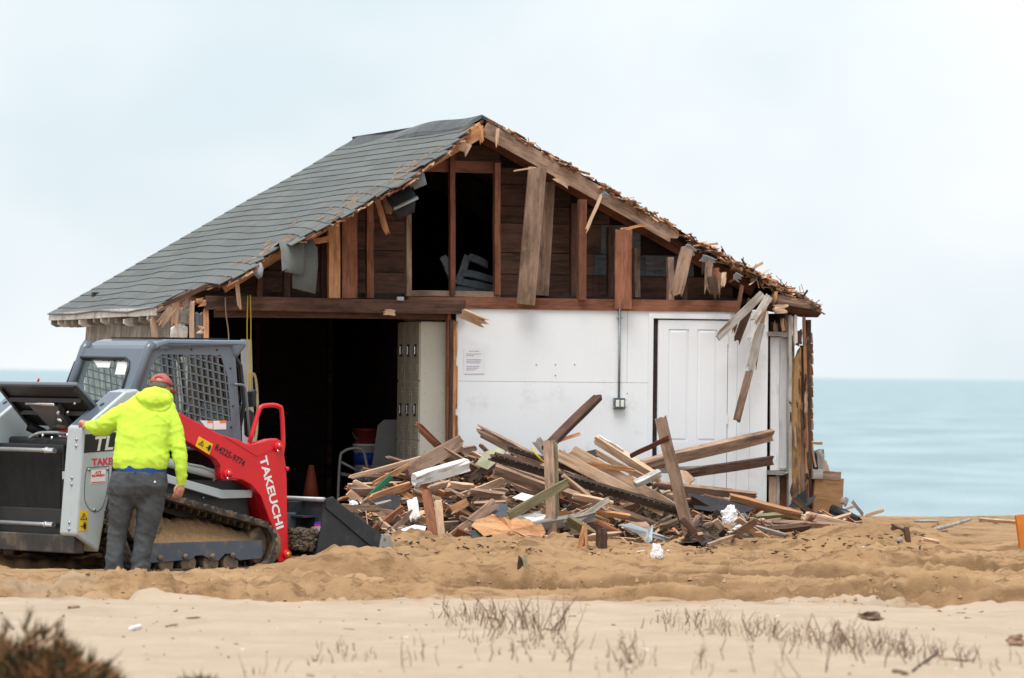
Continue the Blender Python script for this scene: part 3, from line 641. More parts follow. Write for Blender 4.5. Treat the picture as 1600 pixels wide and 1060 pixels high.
# white partition wall, door, conduit
def build_partition():
    u0, u1 = hpx(712, 600)[0], hpx(1200, 600)[0]; d0, d1 = hpx(1020, 600)[0], hpx(1137, 600)[0]; zd = hpx(1085, 499)[1]; zt = hpx(900, 482)[1]; zs = hpx(850, 597)[1]
    wl = MB().box((u0, 0.0, FLOOR - 0.1), (d0, 0.02, zs - 0.0015)).box((u0, 0.001, zs + 0.0015), (d0 - 0.28, 0.021, zt)).box((d0 - 0.277, 0.0, zs + 0.0015), (d0, 0.02, zt)).box((d0, 0.0, zd), (d1, 0.02, zt)).build('partition_wall', WALLW, house)
    us = [d1 + 0.003] + [hpx(x, 600)[0] for x in (1152, 1172)] + [u1]
    for a, b in zip(us[:-1], us[1:]): MB().box((a, 0.003, FLOOR - 0.1), (b - 0.003, 0.022, zt)).build('board', WALLW, wl)
    MB().box((u0, 0.03, FLOOR - 0.1), (u1, 0.1, zd - 0.01)).build('wall_core', W_INTD, wl)
    for a in (hpx(1012, 600)[0],):
        MB().box((a, -0.012, FLOOR), (d0 - 0.001, 0.0, zd + 0.05)).build('door_casing', DOORW, wl, bevel=0.003)
    MB().box((d0 - 0.05, -0.010, zd + 0.003), (d1 + 0.02, -0.002, zd + 0.055)).build('door_casing', DOORW, wl, bevel=0.003)
    # door, a little ajar with a black gap on the left
    g = hpx(1028, 600)[0]; Wd = d1 - g - 0.004; zb = FLOOR; Hd = zd - zb - 0.012; b0, b1 = 0.005, 0.04
    frame = MB(); st = 0.105 * Wd / 0.7; mid = Wd / 2; rails = [0, 0.24, 0.96, 1.12, Hd - 0.13, Hd]
    zl = hpx(1085, 690)[1] - zb; z2 = hpx(1085, 735)[1] - zb; ztp = hpx(1085, 515)[1] - zb
    pans = [(st, mid - st * 0.42, z2 - 0.62, z2), (mid + st * 0.42, Wd - st, z2 - 0.62, z2), (st, mid - st * 0.42, zl, ztp), (mid + st * 0.42, Wd - st, zl, ztp)]
    frame.box((0, b0, 0), (st, b1, Hd)).box((Wd - st, b0, 0), (Wd, b1, Hd)).box((mid - st * 0.42, b0, 0), (mid + st * 0.42, b1, Hd))
    for (xa, xb) in ((st, mid - st * 0.42), (mid + st * 0.42, Wd - st)):
        for za, zb_ in ((0, z2 - 0.62), (z2, zl), (ztp, Hd)): frame.box((xa, b0, za), (xb, b1, zb_))
    dr = frame.build('door', DOORW, house); dr.matrix_local = Matrix.Translation((g, 0, zb))
    for (xa, xb, za, zb_) in pans:
        m = MB(); i = 0.03; o0 = [(xa, b0 + 0.012, za), (xb, b0 + 0.012, za), (xb, b0 + 0.012, zb_), (xa, b0 + 0.012, zb_)]
        c0 = [(xa + i, b0 + 0.002, za + i), (xb - i, b0 + 0.002, za + i), (xb - i, b0 + 0.002, zb_ - i), (xa + i, b0 + 0.002, zb_ - i)]
        m.add(o0 + c0, [(4, 5, 6, 7)] + [(k, (k+1) % 4, 4 + (k+1) % 4, 4 + k) for k in range(4)]).build('door_panel', DOORW, dr)
    for zh in (Hd - 0.2, Hd * 0.5, 0.2): MB().cyl((Wd + 0.002, -0.004, zh - 0.045), (Wd + 0.002, -0.004, zh + 0.045), 0.008).build('hinge', DOORW, dr)
    cx = hpx(967, 560)[0]; zc = hpx(967, 622)[1]
    MB().cyl((cx, -0.016, zc), (cx, -0.016, zt + 0.02), 0.0125, 10).build('conduit', plain('galvanized', (0.30, 0.34, 0.36), 0.45, 0.15, 10, metal=0.5), house, True)
    MB().box((cx - 0.03, -0.02, zt - 0.10), (cx + 0.03, -0.002, zt - 0.085)).build('conduit_strap', FLASH, house)
    bx = MB().box((cx - 0.058, -0.055, zc - 0.115), (cx + 0.058, -0.0, zc)).build('outlet_box', plain('box_metal', (0.10, 0.13, 0.13), 0.4, 0.25, 30, metal=0.4), house, bevel=0.006)
    for s in (-1, 1):
        MB().box((cx + s * 0.026 - 0.019, -0.063, zc - 0.092), (cx + s * 0.026 + 0.019, -0.0555, zc - 0.022)).build('receptacle', plain('receptacle_white', (0.75, 0.75, 0.72), 0.4), bx, bevel=0.004)
        for z_ in (0.022, 0.094): MB().box((cx + s * 0.06 - 0.012, -0.05, zc - z_ - 0.006), (cx + s * 0.06 + 0.012, -0.03, zc - z_ + 0.006)).build('box_tab', FLASH, bx)
    for x_, y_ in ((838, 570), (868, 570), (898, 570), (868, 587), (980, 615)): MB().cyl(hl(x_, y_, -0.003), hl(x_, y_, 0.0), 0.006, 8).build('nail_hole', W_TAR, wl)
    # raw ends of the wall on its left side
    hb('wall_end', (705, 500), (703, 770), 5, W_DARK, v=-0.02, T=0.06); hb('wall_end', (709.5, 497), (707, 770), 6, W_ORANGE, v=-0.015, T=0.05, r0=.05)
    hb('wall_end', (700.5, 488), (699, 770), 5, W_RED, v=0.03, T=0.08)
    for y0, y1 in ((500, 560), (570, 640), (648, 700)): hb('broken_edge', (713.5, y0), (712, y1), 4, W_ORANGE if y0 != 500 else W_TAN, v=-0.012, T=0.02, r0=0.05, r1=0.08)
    hb('post', (660, 487), (660, 502), 60, W_INT, v=0.25, T=0.06)
build_partition()

# right-hand end of the wall
def build_right_end():
    hb('end_panel', (1217, 527), (1216, 735), 29, W_WHITEC, v=0.06, T=0.03)
    hb('end_panel', (1224, 530), (1223, 732), 12, W_WHITEC, v=0.035, T=0.02)
    hb('ledge', (1199, 522), (1232, 523), 7, W_GREY, v=0.0, T=0.08); hb('ledge', (1199, 738), (1232, 740), 7, W_GREY, v=0.0, T=0.10, r1=0.05)
    hb('end_board', (1207, 745), (1207, 795), 12, W_TAN, v=0.04, T=0.03); hb('end_board', (1215, 742), (1215, 800), 5, W_GREY, v=0.03, T=0.03); hb('end_board', (1224, 745), (1224, 800), 16, W_RED, v=0.08, T=0.03)
    hb('stud', (1233, 495), (1233, 800), 5, W_GREY, v=-0.02, T=0.08)
    hb('rotten_board', (1243, 540), (1241, 800), 17, W_OLIVEO, v=0.0, T=0.06, r0=0.15, nl=8)
    hb('stud', (1256, 540), (1254, 800), 10, W_DARK, v=0.08, T=0.06); hb('stud', (1254, 640), (1253, 790), 8, W_BROWN, v=0.05, T=0.05, r0=0.1)
    hb('corner_board', (1256, 492), (1262, 800), 5, W_ORANGE, v=0.02, T=0.03, r0=0.08, r1=.1, nl=8); hb('corner_board', (1262, 500), (1264, 790), 7, W_DARK, v=0.06, T=0.08, nl=8)
    for k in range(14): 
        y = 520 + k * 17; hb('wall_shingle', (1266 + (k % 3) * 0.6, y), (1267.5, y + 16), 4, W_RED if k % 2 else W_GREY, v=0.1, T=0.10, roll=6)
    for a, b, w_, mt, v in (((1217, 500), (1216, 522), 28, W_DARK, 0.1), ((1211, 500), (1211, 522), 7, W_BROWN, 0.02), ((1229, 493), (1230, 520), 6, W_ORANGE, 0.0), ((1236, 492), (1237, 538), 6, W_WHITE, -0.02), ((1243, 490), (1243, 540), 5, W_WHITE, -0.02), ((1222, 497), (1224, 520), 5, W_TAN, -0.03), ((1249, 512), (1249, 540), 8, W_DARK, 0.0)):
        hb('broken_lath', a, b, w_, mt, v=v, T=0.02, r0=0.06, r1=0.02)
    # eave end: soffit, blocks, frayed boards
    hb('eave_board', (1200, 472), (1282, 487), 15, W_DARK, v=-0.02, T=0.25, roll=-20, r1=0.06)
    hb('eave_board', (1200, 468), (1272, 478), 9, W_BROWN, v=-0.12, T=0.05, r0=0.03, r1=0.15); hb('eave_board', (1208, 484), (1232, 482), 14, W_TAN, v=-0.16, T=0.06, r0=0.03, r1=0.05, nl=3)
    hb('eave_board', (1240, 470), (1282, 482), 7, W_ORANGE, v=-0.1, T=0.02, r0=0.05, r1=0.1)
    rj = random.Random(77)
    for k in range(26):
        x = rj.uniform(1232, 1266); y = rj.uniform(498, 760); hb('torn_siding', (x, y), (x + rj.uniform(-3, 3), y + rj.uniform(14, 46)), rj.uniform(2, 6), rj.choice((W_DARK, W_DARK, W_RED, W_TAR, W_BROWN)), v=rj.uniform(-0.06, 0.0), T=0.015, r0=0.06, r1=0.08, nl=2, nw=3)
    for k in range(16):
        x = rj.uniform(1205, 1274); y = 464 + (x - 1205) * 0.2 + rj.uniform(-3, 12); hb('torn_sheathing', (x, y), (x + rj.uniform(6, 22), y + rj.uniform(-3, 8)), rj.uniform(3, 7), rj.choice((W_ORANGE, W_TAN, W_BROWN, W_DARK)), v=rj.uniform(-0.2, -0.03), T=0.015, r0=0.04, r1=0.07, nl=2, nw=3)
    # plinth on the right
    hb('plinth_panel', (1264, 775), (1309, 777), 60, W_PLY, v=0.15, T=0.35); hb('plinth_block', (1264, 741), (1279, 741), 14, W_GREY, v=0.1, T=0.3); hb('plinth_block', (1278, 742), (1307, 744), 13, W_BROWN, v=0.12, T=0.3)
    hb('plinth_board', (1277, 702), (1280, 738), 12, W_GREY, v=0.2, T=0.2, r0=.03); hb('plinth_board', (1284, 720), (1286, 738), 12, W_TAN, v=0.2, T=0.04, taper=-.8); hb('plinth_board', (1268, 690), (1274, 730), 3, W_TAN, v=0.05, T=0.02)
    hb('stray_lath', (1262, 693), (1286, 692.5), 4, W_ORANGE, v=0.05, T=0.03, r1=0.03)
    sheet('torn_felt', [(1270, 708), (1285, 712), (1284, 722), (1278, 736), (1270, 732)], 0.12, FELT, house); sheet('torn_felt', [(1305, 742), (1311, 742), (1314, 765), (1309, 785), (1306, 780)], 0.14, plain('navy_cloth', (0.01, 0.012, 0.03), .9), house)
    sheet('torn_felt', [(1232, 792), (1245, 775), (1258, 766), (1262, 790), (1240, 795)], -0.2, FELT, house, warp=0.06); sheet('torn_felt', [(1260, 780), (1276, 774), (1270, 785), (1258, 792)], -0.22, FELT, house, warp=0.05)
W_WHITEC = wood('end_panel_paint', (0.66, 0.67, 0.69), (0.76, 0.77, 0.79), (0.42, 0.38, 0.33), 0.45)
W_OLIVEO = wood('wood_rotten', (0.16, 0.085, 0.035), (0.34, 0.21, 0.095), (0.03, 0.02, 0.015), 0.9)
W_PLY = wood('plinth_ply', (0.24, 0.125, 0.055), (0.36, 0.20, 0.095), (0.14, 0.07, 0.035), 0.6)
build_right_end()

# broken left corner: cedar bits, studs
for a, b, w_, mt, v in (((322, 480), (321, 560), 8, W_ORANGE, -0.02), ((312, 486), (311, 560), 14, W_GREYD, 0.05), ((300, 468), (299, 560), 7, W_TAN, 0.02), ((288, 478), (287, 510), 20, W_GREY, 0.15), ((276, 468), (272, 512), 9, W_TAN, 0.1), ((291, 466), (290, 488), 8, W_GREY, 0.08),
        ((272, 478), (248, 510), 12, W_TAN, 0.05), ((238, 492), (242, 535), 8, W_TAN, 0.7), ((280, 506), (280, 530), 26, W_WHITE, 0.2), ((306, 474), (326, 470), 13, W_ORANGE, -0.05), ((306, 515), (322, 517), 12, W_TAN, -0.03), ((242, 486), (300, 456), 9, W_BROWN, 0.3), ((250, 480), (345, 438), 7, W_DARK, 0.05), ((330, 446), (358, 436), 8, W_BROWN, -0.05)):
    hb('broken_corner_board', a, b, w_, mt, v=v, T=0.035, r0=0.05, r1=0.05, nl=3)

# ------------------------------------------------------------------ compact track loader
MA = R(38)
MX = Vector((math.cos(MA), math.sin(MA), 0)); ML = Vector((-math.sin(MA), math.cos(MA), 0))
YP = 0.65; OFF = 0.54                                                               # half width over the rear side pods
_c = atY(118, 835, 50.9); _o = _c + ML * YP; _o.z = 0
MM = Matrix.Translation(_o) @ Matrix.Rotation(MA, 4, 'Z'); MI = MM.inverted()
def ml(px, py, y):                                                      # loader-local point on the plane y = const
    return MI @ hit(px, py, _o + ML * y, ML)
def mr(px, py, x):                                                      # loader-local point on the plane x = const
    return MI @ hit(px, py, _o + MX * x, MX)
ldr = empty('track_loader', MM)
tag(ldr, 'red and grey compact track loader with open engine hood beside the wrecked house', 'track loader')
SANDD = (0.33, 0.215, 0.115)
G_PAINT = plain('loader_grey_paint', (0.105, 0.13, 0.165), 0.34, 0.06, 4, spec=0.5, dirt=(0.14, 0.135, 0.13), dirt_amt=0.12, coat=0.5)
L_PAINT = plain('loader_light_paint', (0.42, 0.475, 0.50), 0.4, 0.03, 3, dirt=(0.40, 0.38, 0.34), dirt_amt=0.2, coat=0.15)
R_PAINT = plain('loader_red_paint', (0.62, 0.008, 0.018), 0.36, 0.06, 4, dirt=(0.42, 0.04, 0.035), dirt_amt=0.12, coat=0.3)
B_PAINT = plain('loader_black_paint', (0.012, 0.013, 0.015), 0.42, 0.3, 6, dirt=(0.05, 0.042, 0.035), dirt_amt=0.12)
BUCK = plain('bucket_paint', (0.017, 0.021, 0.026), 0.42, 0.35, 5, spec=0.5, dirt=(0.055, 0.06, 0.065), dirt_amt=0.3, dirt_scale=7)
STEEL = plain('worn_steel', (0.42, 0.43, 0.43), 0.4, 0.2, 12, metal=0.7, dirt=(0.26, 0.20, 0.15), dirt_amt=0.3)
CHROME = plain('chrome', (0.72, 0.72, 0.74), 0.22, 0.1, 20, metal=0.9)
RUBBER = plain('track_rubber', (0.028, 0.027, 0.026), 0.8, 0.3, 14, dirt=(0.22, 0.15, 0.09), dirt_amt=0.55, dirt_scale=9, bmp=0.3)
FRAME_P = plain('track_frame_paint', (0.075, 0.095, 0.125), 0.5, 0.1, 6, dirt=(0.24, 0.165, 0.095), dirt_amt=0.28, dirt_scale=6)
FRAME_S = plain('sandy_metal', (0.10, 0.09, 0.08), 0.8, 0.3, 12, dirt=SANDD, dirt_amt=0.75, dirt_scale=9)
YEL = plain('sticker_yellow', (0.80, 0.50, 0.01), 0.5, 0.03); BLK = plain('sticker_black', (0.012, 0.012, 0.013), 0.45, 0.1); WHT = plain('sticker_white', (0.78, 0.78, 0.78), 0.5, 0.02)
ORG = plain('sticker_orange', (0.85, 0.22, 0.03), 0.5, 0.03); REDS = plain('sticker_red', (0.62, 0.02, 0.05), 0.5, 0.03); BLU = plain('sticker_blue', (0.03, 0.05, 0.45), 0.5, 0.05); STRIPE = plain('badge_silver', (0.60, 0.61, 0.57), 0.45, 0.02)
def glass_mat(name, tint, refl=0.5):
    m = bpy.data.materials.new(name); m.use_nodes = True; t = m.node_tree; t.nodes.clear()
    o = t.nodes.new('ShaderNodeOutputMaterial'); tr = t.nodes.new('ShaderNodeBsdfTransparent'); tr.inputs['Color'].default_value = (*tint, 1)
    gl = t.nodes.new('ShaderNodeBsdfGlossy'); gl.inputs['Roughness'].default_value = 0.03; lw = t.nodes.new('ShaderNodeLayerWeight')
    pw = t.nodes.new('ShaderNodeMath'); pw.operation = 'POWER'; pw.inputs[1].default_value = 3.5; t.links.new(lw.outputs['Facing'], pw.inputs[0])
    mu = t.nodes.new('ShaderNodeMath'); mu.operation = 'MULTIPLY_ADD'; mu.inputs[1].default_value = 0.5; mu.inputs[2].default_value = refl * 0.07
    t.links.new(pw.outputs[0], mu.inputs[0]); mxs = t.nodes.new('ShaderNodeMixShader'); t.links.new(mu.outputs[0], mxs.inputs['Fac'])
    t.links.new(tr.outputs[0], mxs.inputs[1]); t.links.new(gl.outputs[0], mxs.inputs[2]); t.links.new(mxs.outputs[0], o.inputs['Surface']); return m
GLASS = glass_mat('tinted_glass', (0.90, 0.965, 0.955), 0.7)
def mpoly(pts, y0, y1, name, mat, parent, bevel=0.0, yref=None, smooth=False):
    P = [ml(a, b, yref if yref is not None else y0) for a, b in pts]
    return MB().prism([(q.x, y0, q.z) for q in P], [(q.x, y1, q.z) for q in P]).build(name, mat, parent, smooth, bevel)
def text(body, mat, M, size, parent, name='lettering', bold=0.0, ext=0.0008, sx=1.0, shear=0.0):
    c = bpy.data.curves.new('t', 'FONT'); c.body = body; c.size = size; c.extrude = ext; c.offset = bold; c.resolution_u = 3; c.shear = shear; c.align_x = 'LEFT'
    o = bpy.data.objects.new('t', c); COL.objects.link(o); me = bpy.data.meshes.new_from_object(o.evaluated_get(bpy.context.evaluated_depsgraph_get()))
    bpy.data.objects.remove(o); e = link(name, me, mat, parent); e.matrix_local = M @ Matrix.Diagonal((sx, 1, 1, 1)); return e
def side_M(px0, px1, y, lift=0.002):                                    # text frame on a side plane: origin and baseline direction from two pixels
    a, b = ml(*px0, y), ml(*px1, y); x = (b - a).normalized(); n = Vector((0, -1, 0)); u = n.cross(x)
    M = Matrix.Identity(4)
    for r_ in range(3): M[r_][0], M[r_][1], M[r_][2], M[r_][3] = x[r_], u[r_], n[r_], (a + n * lift)[r_]
    return M, (b - a).length
def fit_text(body, mat, px0, px1, y, h, parent, lift=0.002, bold=0.0, shear=0.0, name='lettering', sx=None):
    M, L = side_M(px0, px1, y, lift); o = text(body, mat, M, h, parent, name, bold, shear=shear)
    wd = max(v.co.x for v in o.data.vertices); k = L / wd; o.matrix_local = M @ Matrix.Diagonal((k, 1, 1, 1)); return o
def decal(pts, y, mat, parent, lift=0.0025, name='sticker'):
    P = [ml(a, b, y) for a, b in pts]; return MB().prism([(q.x, y - lift, q.z) for q in P], [(q.x, y - 0.0003, q.z) for q in P]).build(name, mat, parent)

# --- rear pods (both sides) with sloping tops
rear_bot = ml(118, 836, -YP); tip = ml(155, 864, -YP); c_top = ml(131, 668, -YP)
def pod(sg):
    sh = OFF if sg > 0 else 0.0; y0, y1 = sg * YP + sh, sg * (YP - 0.27) + sh
    prof = [(118, 836), (155, 864), (172, 770), (178, 720), (200, 700), (232, 690), (240, 630), (215, 608), (196, 612), (131, 668)]
    P = [ml(a, b, -YP) for a, b in prof]
    body = MB().prism([(q.x, y0, q.z) for q in P], [(q.x, y1, q.z) for q in P]).build('side_panel', L_PAINT, ldr, False, 0.022, 3)
    # dark cover set in the sloping top
    a, b = P[9], P[8]; d = (b - a); nrm = Vector((-d.z, 0, d.x)).normalized(); m = MB()
    A = []
    for f, yy in ((0.06, 0.03), (0.97, 0.03), (0.97, 0.235), (0.06, 0.235)):
        q = a + d * f + nrm * 0.004; A.append(Vector((q.x, sg * (YP - yy) + sh, q.z)))
    m.prism(A, [q - nrm * 0.02 for q in A]).build('top_cover', G_PAINT, body)
    q = a + d * 0.62 + nrm * 0.005; c = Vector((q.x, sg * (YP - 0.12) + sh, q.z)); MB().cyl(c, c + nrm * 0.003, 0.025, 14).build('cover_hole', BLK, body)
    return body
pod_r = pod(-1); pod_l = pod(1)
for a, b in ((120, 687), (119.5, 697), (113, 747), (112.5, 757), (109, 817), (108.5, 827)):
    q = mr(a, b, rear_bot.x - 0.0 + (668 - b) * 0 + 0.0); 
    f = (b - 668) / 168; x = c_top.x + (rear_bot.x - c_top.x) * f; q = mr(a, b, x)
    MB().cyl((x - 0.012, q.y, q.z), (x + 0.01, q.y, q.z), 0.014, 10).build('bolt', STEEL, pod_r, True)
decal([(133, 679), (205, 674), (205, 702), (131, 708)], -YP, BLK, pod_r, name='model_badge')
fit_text('TL', STRIPE, (145, 704.5), (177, 702), -YP, 0.175, pod_r, 0.004, 0.004, 0.25, 'model_lettering')
fit_text('TAKEUCHI', REDS, (144, 727.5), (206, 724), -YP, 0.085, pod_r, 0.002, 0.0025, 0.0, 'maker_lettering')
def outline(pts, y, r, mat, parent, name):
    P = smooth_path([ml(a, b, y) + Vector((0, -0.001, 0)) for a, b in pts], 4); return MB().tube(P, r, 5).build(name, mat, parent)
outline([(136, 731), (150, 730), (166, 729), (170, 732), (169, 752), (166, 772), (160, 792), (150, 800), (141, 797), (134, 787), (132, 775), (133, 745), (136, 731)], -YP, 0.003, plain('seam_dark', (0.05, 0.05, 0.055)), pod_r, 'access_cover_seam')
for a, b in ((139, 734), (168, 733), (147.5, 797)): 
    q = ml(a, b, -YP); MB().cyl((q.x, -YP - 0.008, q.z), (q.x, -YP + 0.002, q.z), 0.015, 10).build('bolt', STEEL, pod_r, True)
decal([(142.5, 735), (165, 734), (164, 755), (141.5, 756)], -YP, WHT, pod_r, 0.003)
fit_text('ATS', REDS, (148.5, 740.6), (158, 740.2), -YP, 0.035, pod_r, 0.004, 0.001, 0.2); fit_text('EQUIPMENT', REDS, (143, 745.3), (163.5, 744.4), -YP, 0.028, pod_r, 0.004, 0.001)
decal([(142.5, 753.4), (164.2, 752.4), (164.2, 754), (142.4, 755)], -YP, REDS, pod_r, 0.0036)
decal([(125, 798), (138, 797.5), (136, 829.5), (122.5, 830)], -YP, YEL, pod_r)
def warn(cx, cy, s, y, parent, ang=0.0):
    P = [(cx + s * (math.cos(ang) * a - math.sin(ang) * b), cy + s * (math.sin(ang) * a + math.cos(ang) * b)) for a, b in ((-1, 0.85), (1, 0.85), (0, -0.95))]
    Q = [ml(a, b, y) + Vector((0, -0.004, 0)) for a, b in P]; MB().tube(Q + [Q[0], Q[1]], 0.004, 4).build('warning_triangle', BLK, parent)
    MB().tube([ml(cx, cy - s * 0.3, y) + Vector((0, -0.004, 0)), ml(cx - s * 0.15, cy + s * 0.55, y) + Vector((0, -0.004, 0))], 0.004, 4).build('warning_mark', BLK, parent)
def figure(cx, cy, s, y, parent, ang=0.0):
    def pt(a, b): return ml(cx + s * (math.cos(ang) * a - math.sin(ang) * b), cy + s * (math.sin(ang) * a + math.cos(ang) * b), y) + Vector((0, -0.004, 0))
    MB().tube([pt(0, -0.55), pt(0, 0.9)], [0.017, 0.009], 6).tube([pt(0, -1.0), pt(0, -0.75)], 0.012, 6).tube([pt(-1.1, 0.1), pt(0, 0)], 0.005, 4).build('warning_figure', BLK, parent)
warn(130.6, 807, 5.2, -YP, pod_r); figure(132, 822, 5.5, -YP, pod_r)
# --- chassis, engine bay, bumper
zb = rear_bot.z
def R3(lo, hi, name, mat, parent=ldr, bevel=0.0): return MB().box(lo, hi).build(name, mat, parent, False, bevel)
xr = rear_bot.x
R3((xr + 0.02, -0.60, zb - 0.17), (xr + 0.13, 0.60 + OFF, zb - 0.008), 'rear_bumper', plain('bumper_black', (0.03, 0.028, 0.027), 0.5, 0.3, 7, dirt=(0.17, 0.12, 0.08), dirt_amt=0.3), ldr, 0.01)
R3((xr + 0.14, -0.375, zb - 0.15), (xr + 2.0, 0.375 + OFF, zb + 0.22), 'chassis', B_PAINT, ldr, 0.01)
R3((xr + 0.75, -0.375, zb + 0.2), (xr + 1.9, 0.375 + OFF, zb + 0.80), 'lower_body', B_PAINT, ldr, 0.01)
eb = R3((xr + 0.28, -0.375, zb + 0.22), (xr + 0.76, 0.375 + OFF, zb + 0.86), 'engine', B_PAINT, ldr, 0.03)
rad = R3((xr + 0.16, -0.20, zb + 0.06), (xr + 0.24, 0.34 + OFF, zb + 0.80), 'radiator', B_PAINT, ldr, 0.01)
rp0 = plain('radiator_core', (0.012, 0.012, 0.013), 0.7, 0.3, 4, dirt=(0.05, 0.042, 0.035), dirt_amt=0.15)
for k in range(56):
    y = -0.165 + k * 0.0185; MB().box((xr + 0.150, y, zb + 0.13), (xr + 0.159, y + 0.010, zb + 0.72)).build('radiator_fin', rp0, rad)
for z in (0.075, 0.745):
    h = MB().tube([(xr + 0.10, 0.95, zb + z), (xr + 0.09, 0.1, zb + z), (xr + 0.09, -0.03, zb + z)], 0.020, 10).build('hose', plain('hose_steel', (0.35, 0.37, 0.38), 0.4, 0.1, 10, metal=0.5), ldr, True)
    MB().tube([(xr + 0.09, -0.03, zb + z), (xr + 0.09, -0.045, zb + z), (xr + 0.09, -0.047, zb + z), (xr + 0.09, -0.16, zb + z)], [0.033, 0.033, 0.026, 0.026], 10).build('fitting', CHROME, h)
for y, z in ((-0.30, 0.62), (-0.30, 0.30), (-0.32, 0.80)): R3((xr + 0.15, y - 0.05, zb + z), (xr + 0.20, y + 0.03, zb + z + 0.08), 'bracket', B_PAINT, ldr, 0.005)
R3((xr + 0.06, -0.38, zb + 0.49), (xr + 0.10, -0.33, zb + 0.56), 'hinge', L_PAINT, ldr, 0.004); R3((xr + 0.06, -0.38, zb + 0.28), (xr + 0.09, -0.355, zb + 0.32), 'hinge', L_PAINT, ldr, 0.004)
for k, (y, z) in enumerate(((-0.27, 0.86), (-0.31, 0.86), (-0.2, 0.87), (0.05, 0.84), (0.2, 0.86))): MB().cyl((xr + 0.2, y, zb + z), (xr + 0.2, y, zb + z + 0.03), 0.013, 8).build('fitting', CHROME, eb, True)
MB().tube(smooth_path([(xr + 0.35, 0.36, zb + 0.90), (xr + 0.3, 0.1, zb + 0.96), (xr + 0.34, -0.12, zb + 0.93), (xr + 0.5, -0.3, zb + 0.88)]), 0.022, 8).build('hose', RUBBER, eb, True)
MB().tube(smooth_path([(xr + 0.25, 0.5, zb + 0.85), (xr + 0.22, 0.25, zb + 0.90), (xr + 0.4, 0.0, zb + 0.90)]), 0.016, 8).build('hose', FLASH, eb, True)
q = mr(44, 666, xr + 0.30); MB().tube([q, q + Vector((0.25, -0.1, -0.12))], 0.045, 14, False).build('intake_duct', PLASTIC_BK, eb, True)
# --- raised hood and cooler
hA, hB = mr(118, 602, xr + 0.10), mr(-4, 596, xr + 0.10)                # rear top edge, near and far corners
hy0, hy1 = hA.y, hB.y; hz = hA.z
hC = ml(176, 666, hy0)                                                  # hinge end, near side
hood = MB(); th = 0.045
d_ = Vector((hC.x - hA.x, 0, hC.z - hA.z)); nn = Vector((d_.z, 0, -d_.x)).normalized() * (-1)
A = [Vector((hA.x, hy0, hz)), Vector((hA.x, hy1, hz)), Vector((hC.x, hy1, hC.z)), Vector((hC.x, hy0, hC.z))]
hd = hood.prism(A, [q + Vector((0.02, 0, 0.03)) for q in A]).build('engine_hood', G_PAINT, ldr, False, 0.012)
nu = Vector((A[3].z - A[0].z, 0, -(A[3].x - A[0].x))).normalized()
if nu.x > 0: nu = -nu
Bl = [A[0] + Vector((0.012, 0.03, -0.006)), A[1] + Vector((0.012, -0.03, -0.006)), A[2] + Vector((0, -0.03, 0)), A[3] + Vector((0, 0.03, 0))]
MB().prism([q + nu * 0.004 for q in Bl], [q + nu * 0.016 for q in Bl]).build('hood_lining', B_PAINT, hd)
for ya, yb in ((hy0 + 0.004, hy0 + 0.05), (hy1 - 0.05, hy1 - 0.004)):
    B = [Vector((A[0].x + 0.01, ya, hz - 0.003)), Vector((A[3].x, ya, A[3].z - 0.003)), Vector((A[3].x - 0.02, ya, A[3].z - 0.075)), Vector((A[0].x + 0.02, ya, hz - 0.06))]
    MB().prism(B, [Vector((q.x, yb, q.z)) for q in B]).build('hood_rib', B_PAINT, hd)
for f in (0.3, 0.62):
    q = A[0] + (A[3] - A[0]) * f; MB().box((q.x - 0.03, hy0 + 0.05, q.z - 0.05), (q.x + 0.03, hy1 - 0.05, q.z - 0.012)).build('hood_liner', B_PAINT, hd)
for a, b in ((50, 606), (57, 606), (119, 628.5), (108, 642.5)):
    q = mr(a, b, A[0].x + 0.10); MB().cyl(q, q + Vector((-0.02, 0, -0.02)), 0.012, 8).build('fitting', CHROME, hd, True)
cq = [mr(43, 632, xr + 0.22), mr(87, 634, xr + 0.22), mr(112, 672, xr + 0.42), mr(82, 674, xr + 0.42)]
cool = MB().prism(cq, [q + Vector((0.05, 0, 0.03)) for q in cq]).build('oil_cooler', plain('cooler_fins', (0.13, 0.13, 0.135), 0.6, 0.2, 40, dirt=(0.10, 0.085, 0.07), dirt_amt=.4), ldr, False, 0.006)
MB().tube([cq[0] + Vector((-.01, 0, .01)), cq[1] + Vector((-.01, 0, .01))], 0.018, 8).build('cooler_tank', CHROME, cool, True)
for (a, b), (c, d) in (((90, 648), (94, 641)), ((91, 655), (98, 659))): MB().tube([mr(a, b, xr + 0.25), mr(c, d, xr + 0.27)], 0.018, 8).build('fitting', CHROME, cool, True)
q0, q1 = mr(46, 622, xr + 0.2), mr(108, 636, xr + 0.3); 
MB().prism([mr(45, 626, xr + .28), mr(55, 612, xr + .3), mr(112, 616, xr + .36), mr(104, 640, xr + .36), mr(82, 628, xr + .3)], [mr(45, 626, xr + .28) + Vector((.1, 0, 0)), mr(55, 612, xr + .3) + Vector((.1, 0, 0)), mr(112, 616, xr + .36) + Vector((.1, 0, 0)), mr(104, 640, xr + .36) + Vector((.1, 0, 0)), mr(82, 628, xr + .3) + Vector((.1, 0, 0))]).build('fan_shroud', PLASTIC_BK, ldr, False, 0.01)
decal_y = MB().box((-0.02, -0.03, -0.03), (0.0, 0.03, 0.03), Matrix.Translation(mr(33, 622, xr + 0.35))).build('warning_sticker', YEL, hd)
MB().tube([mr(59, 597, xr + .2), mr(61, 592, xr + .2)], 0.010, 6).build('red_cap', REDS, hd)
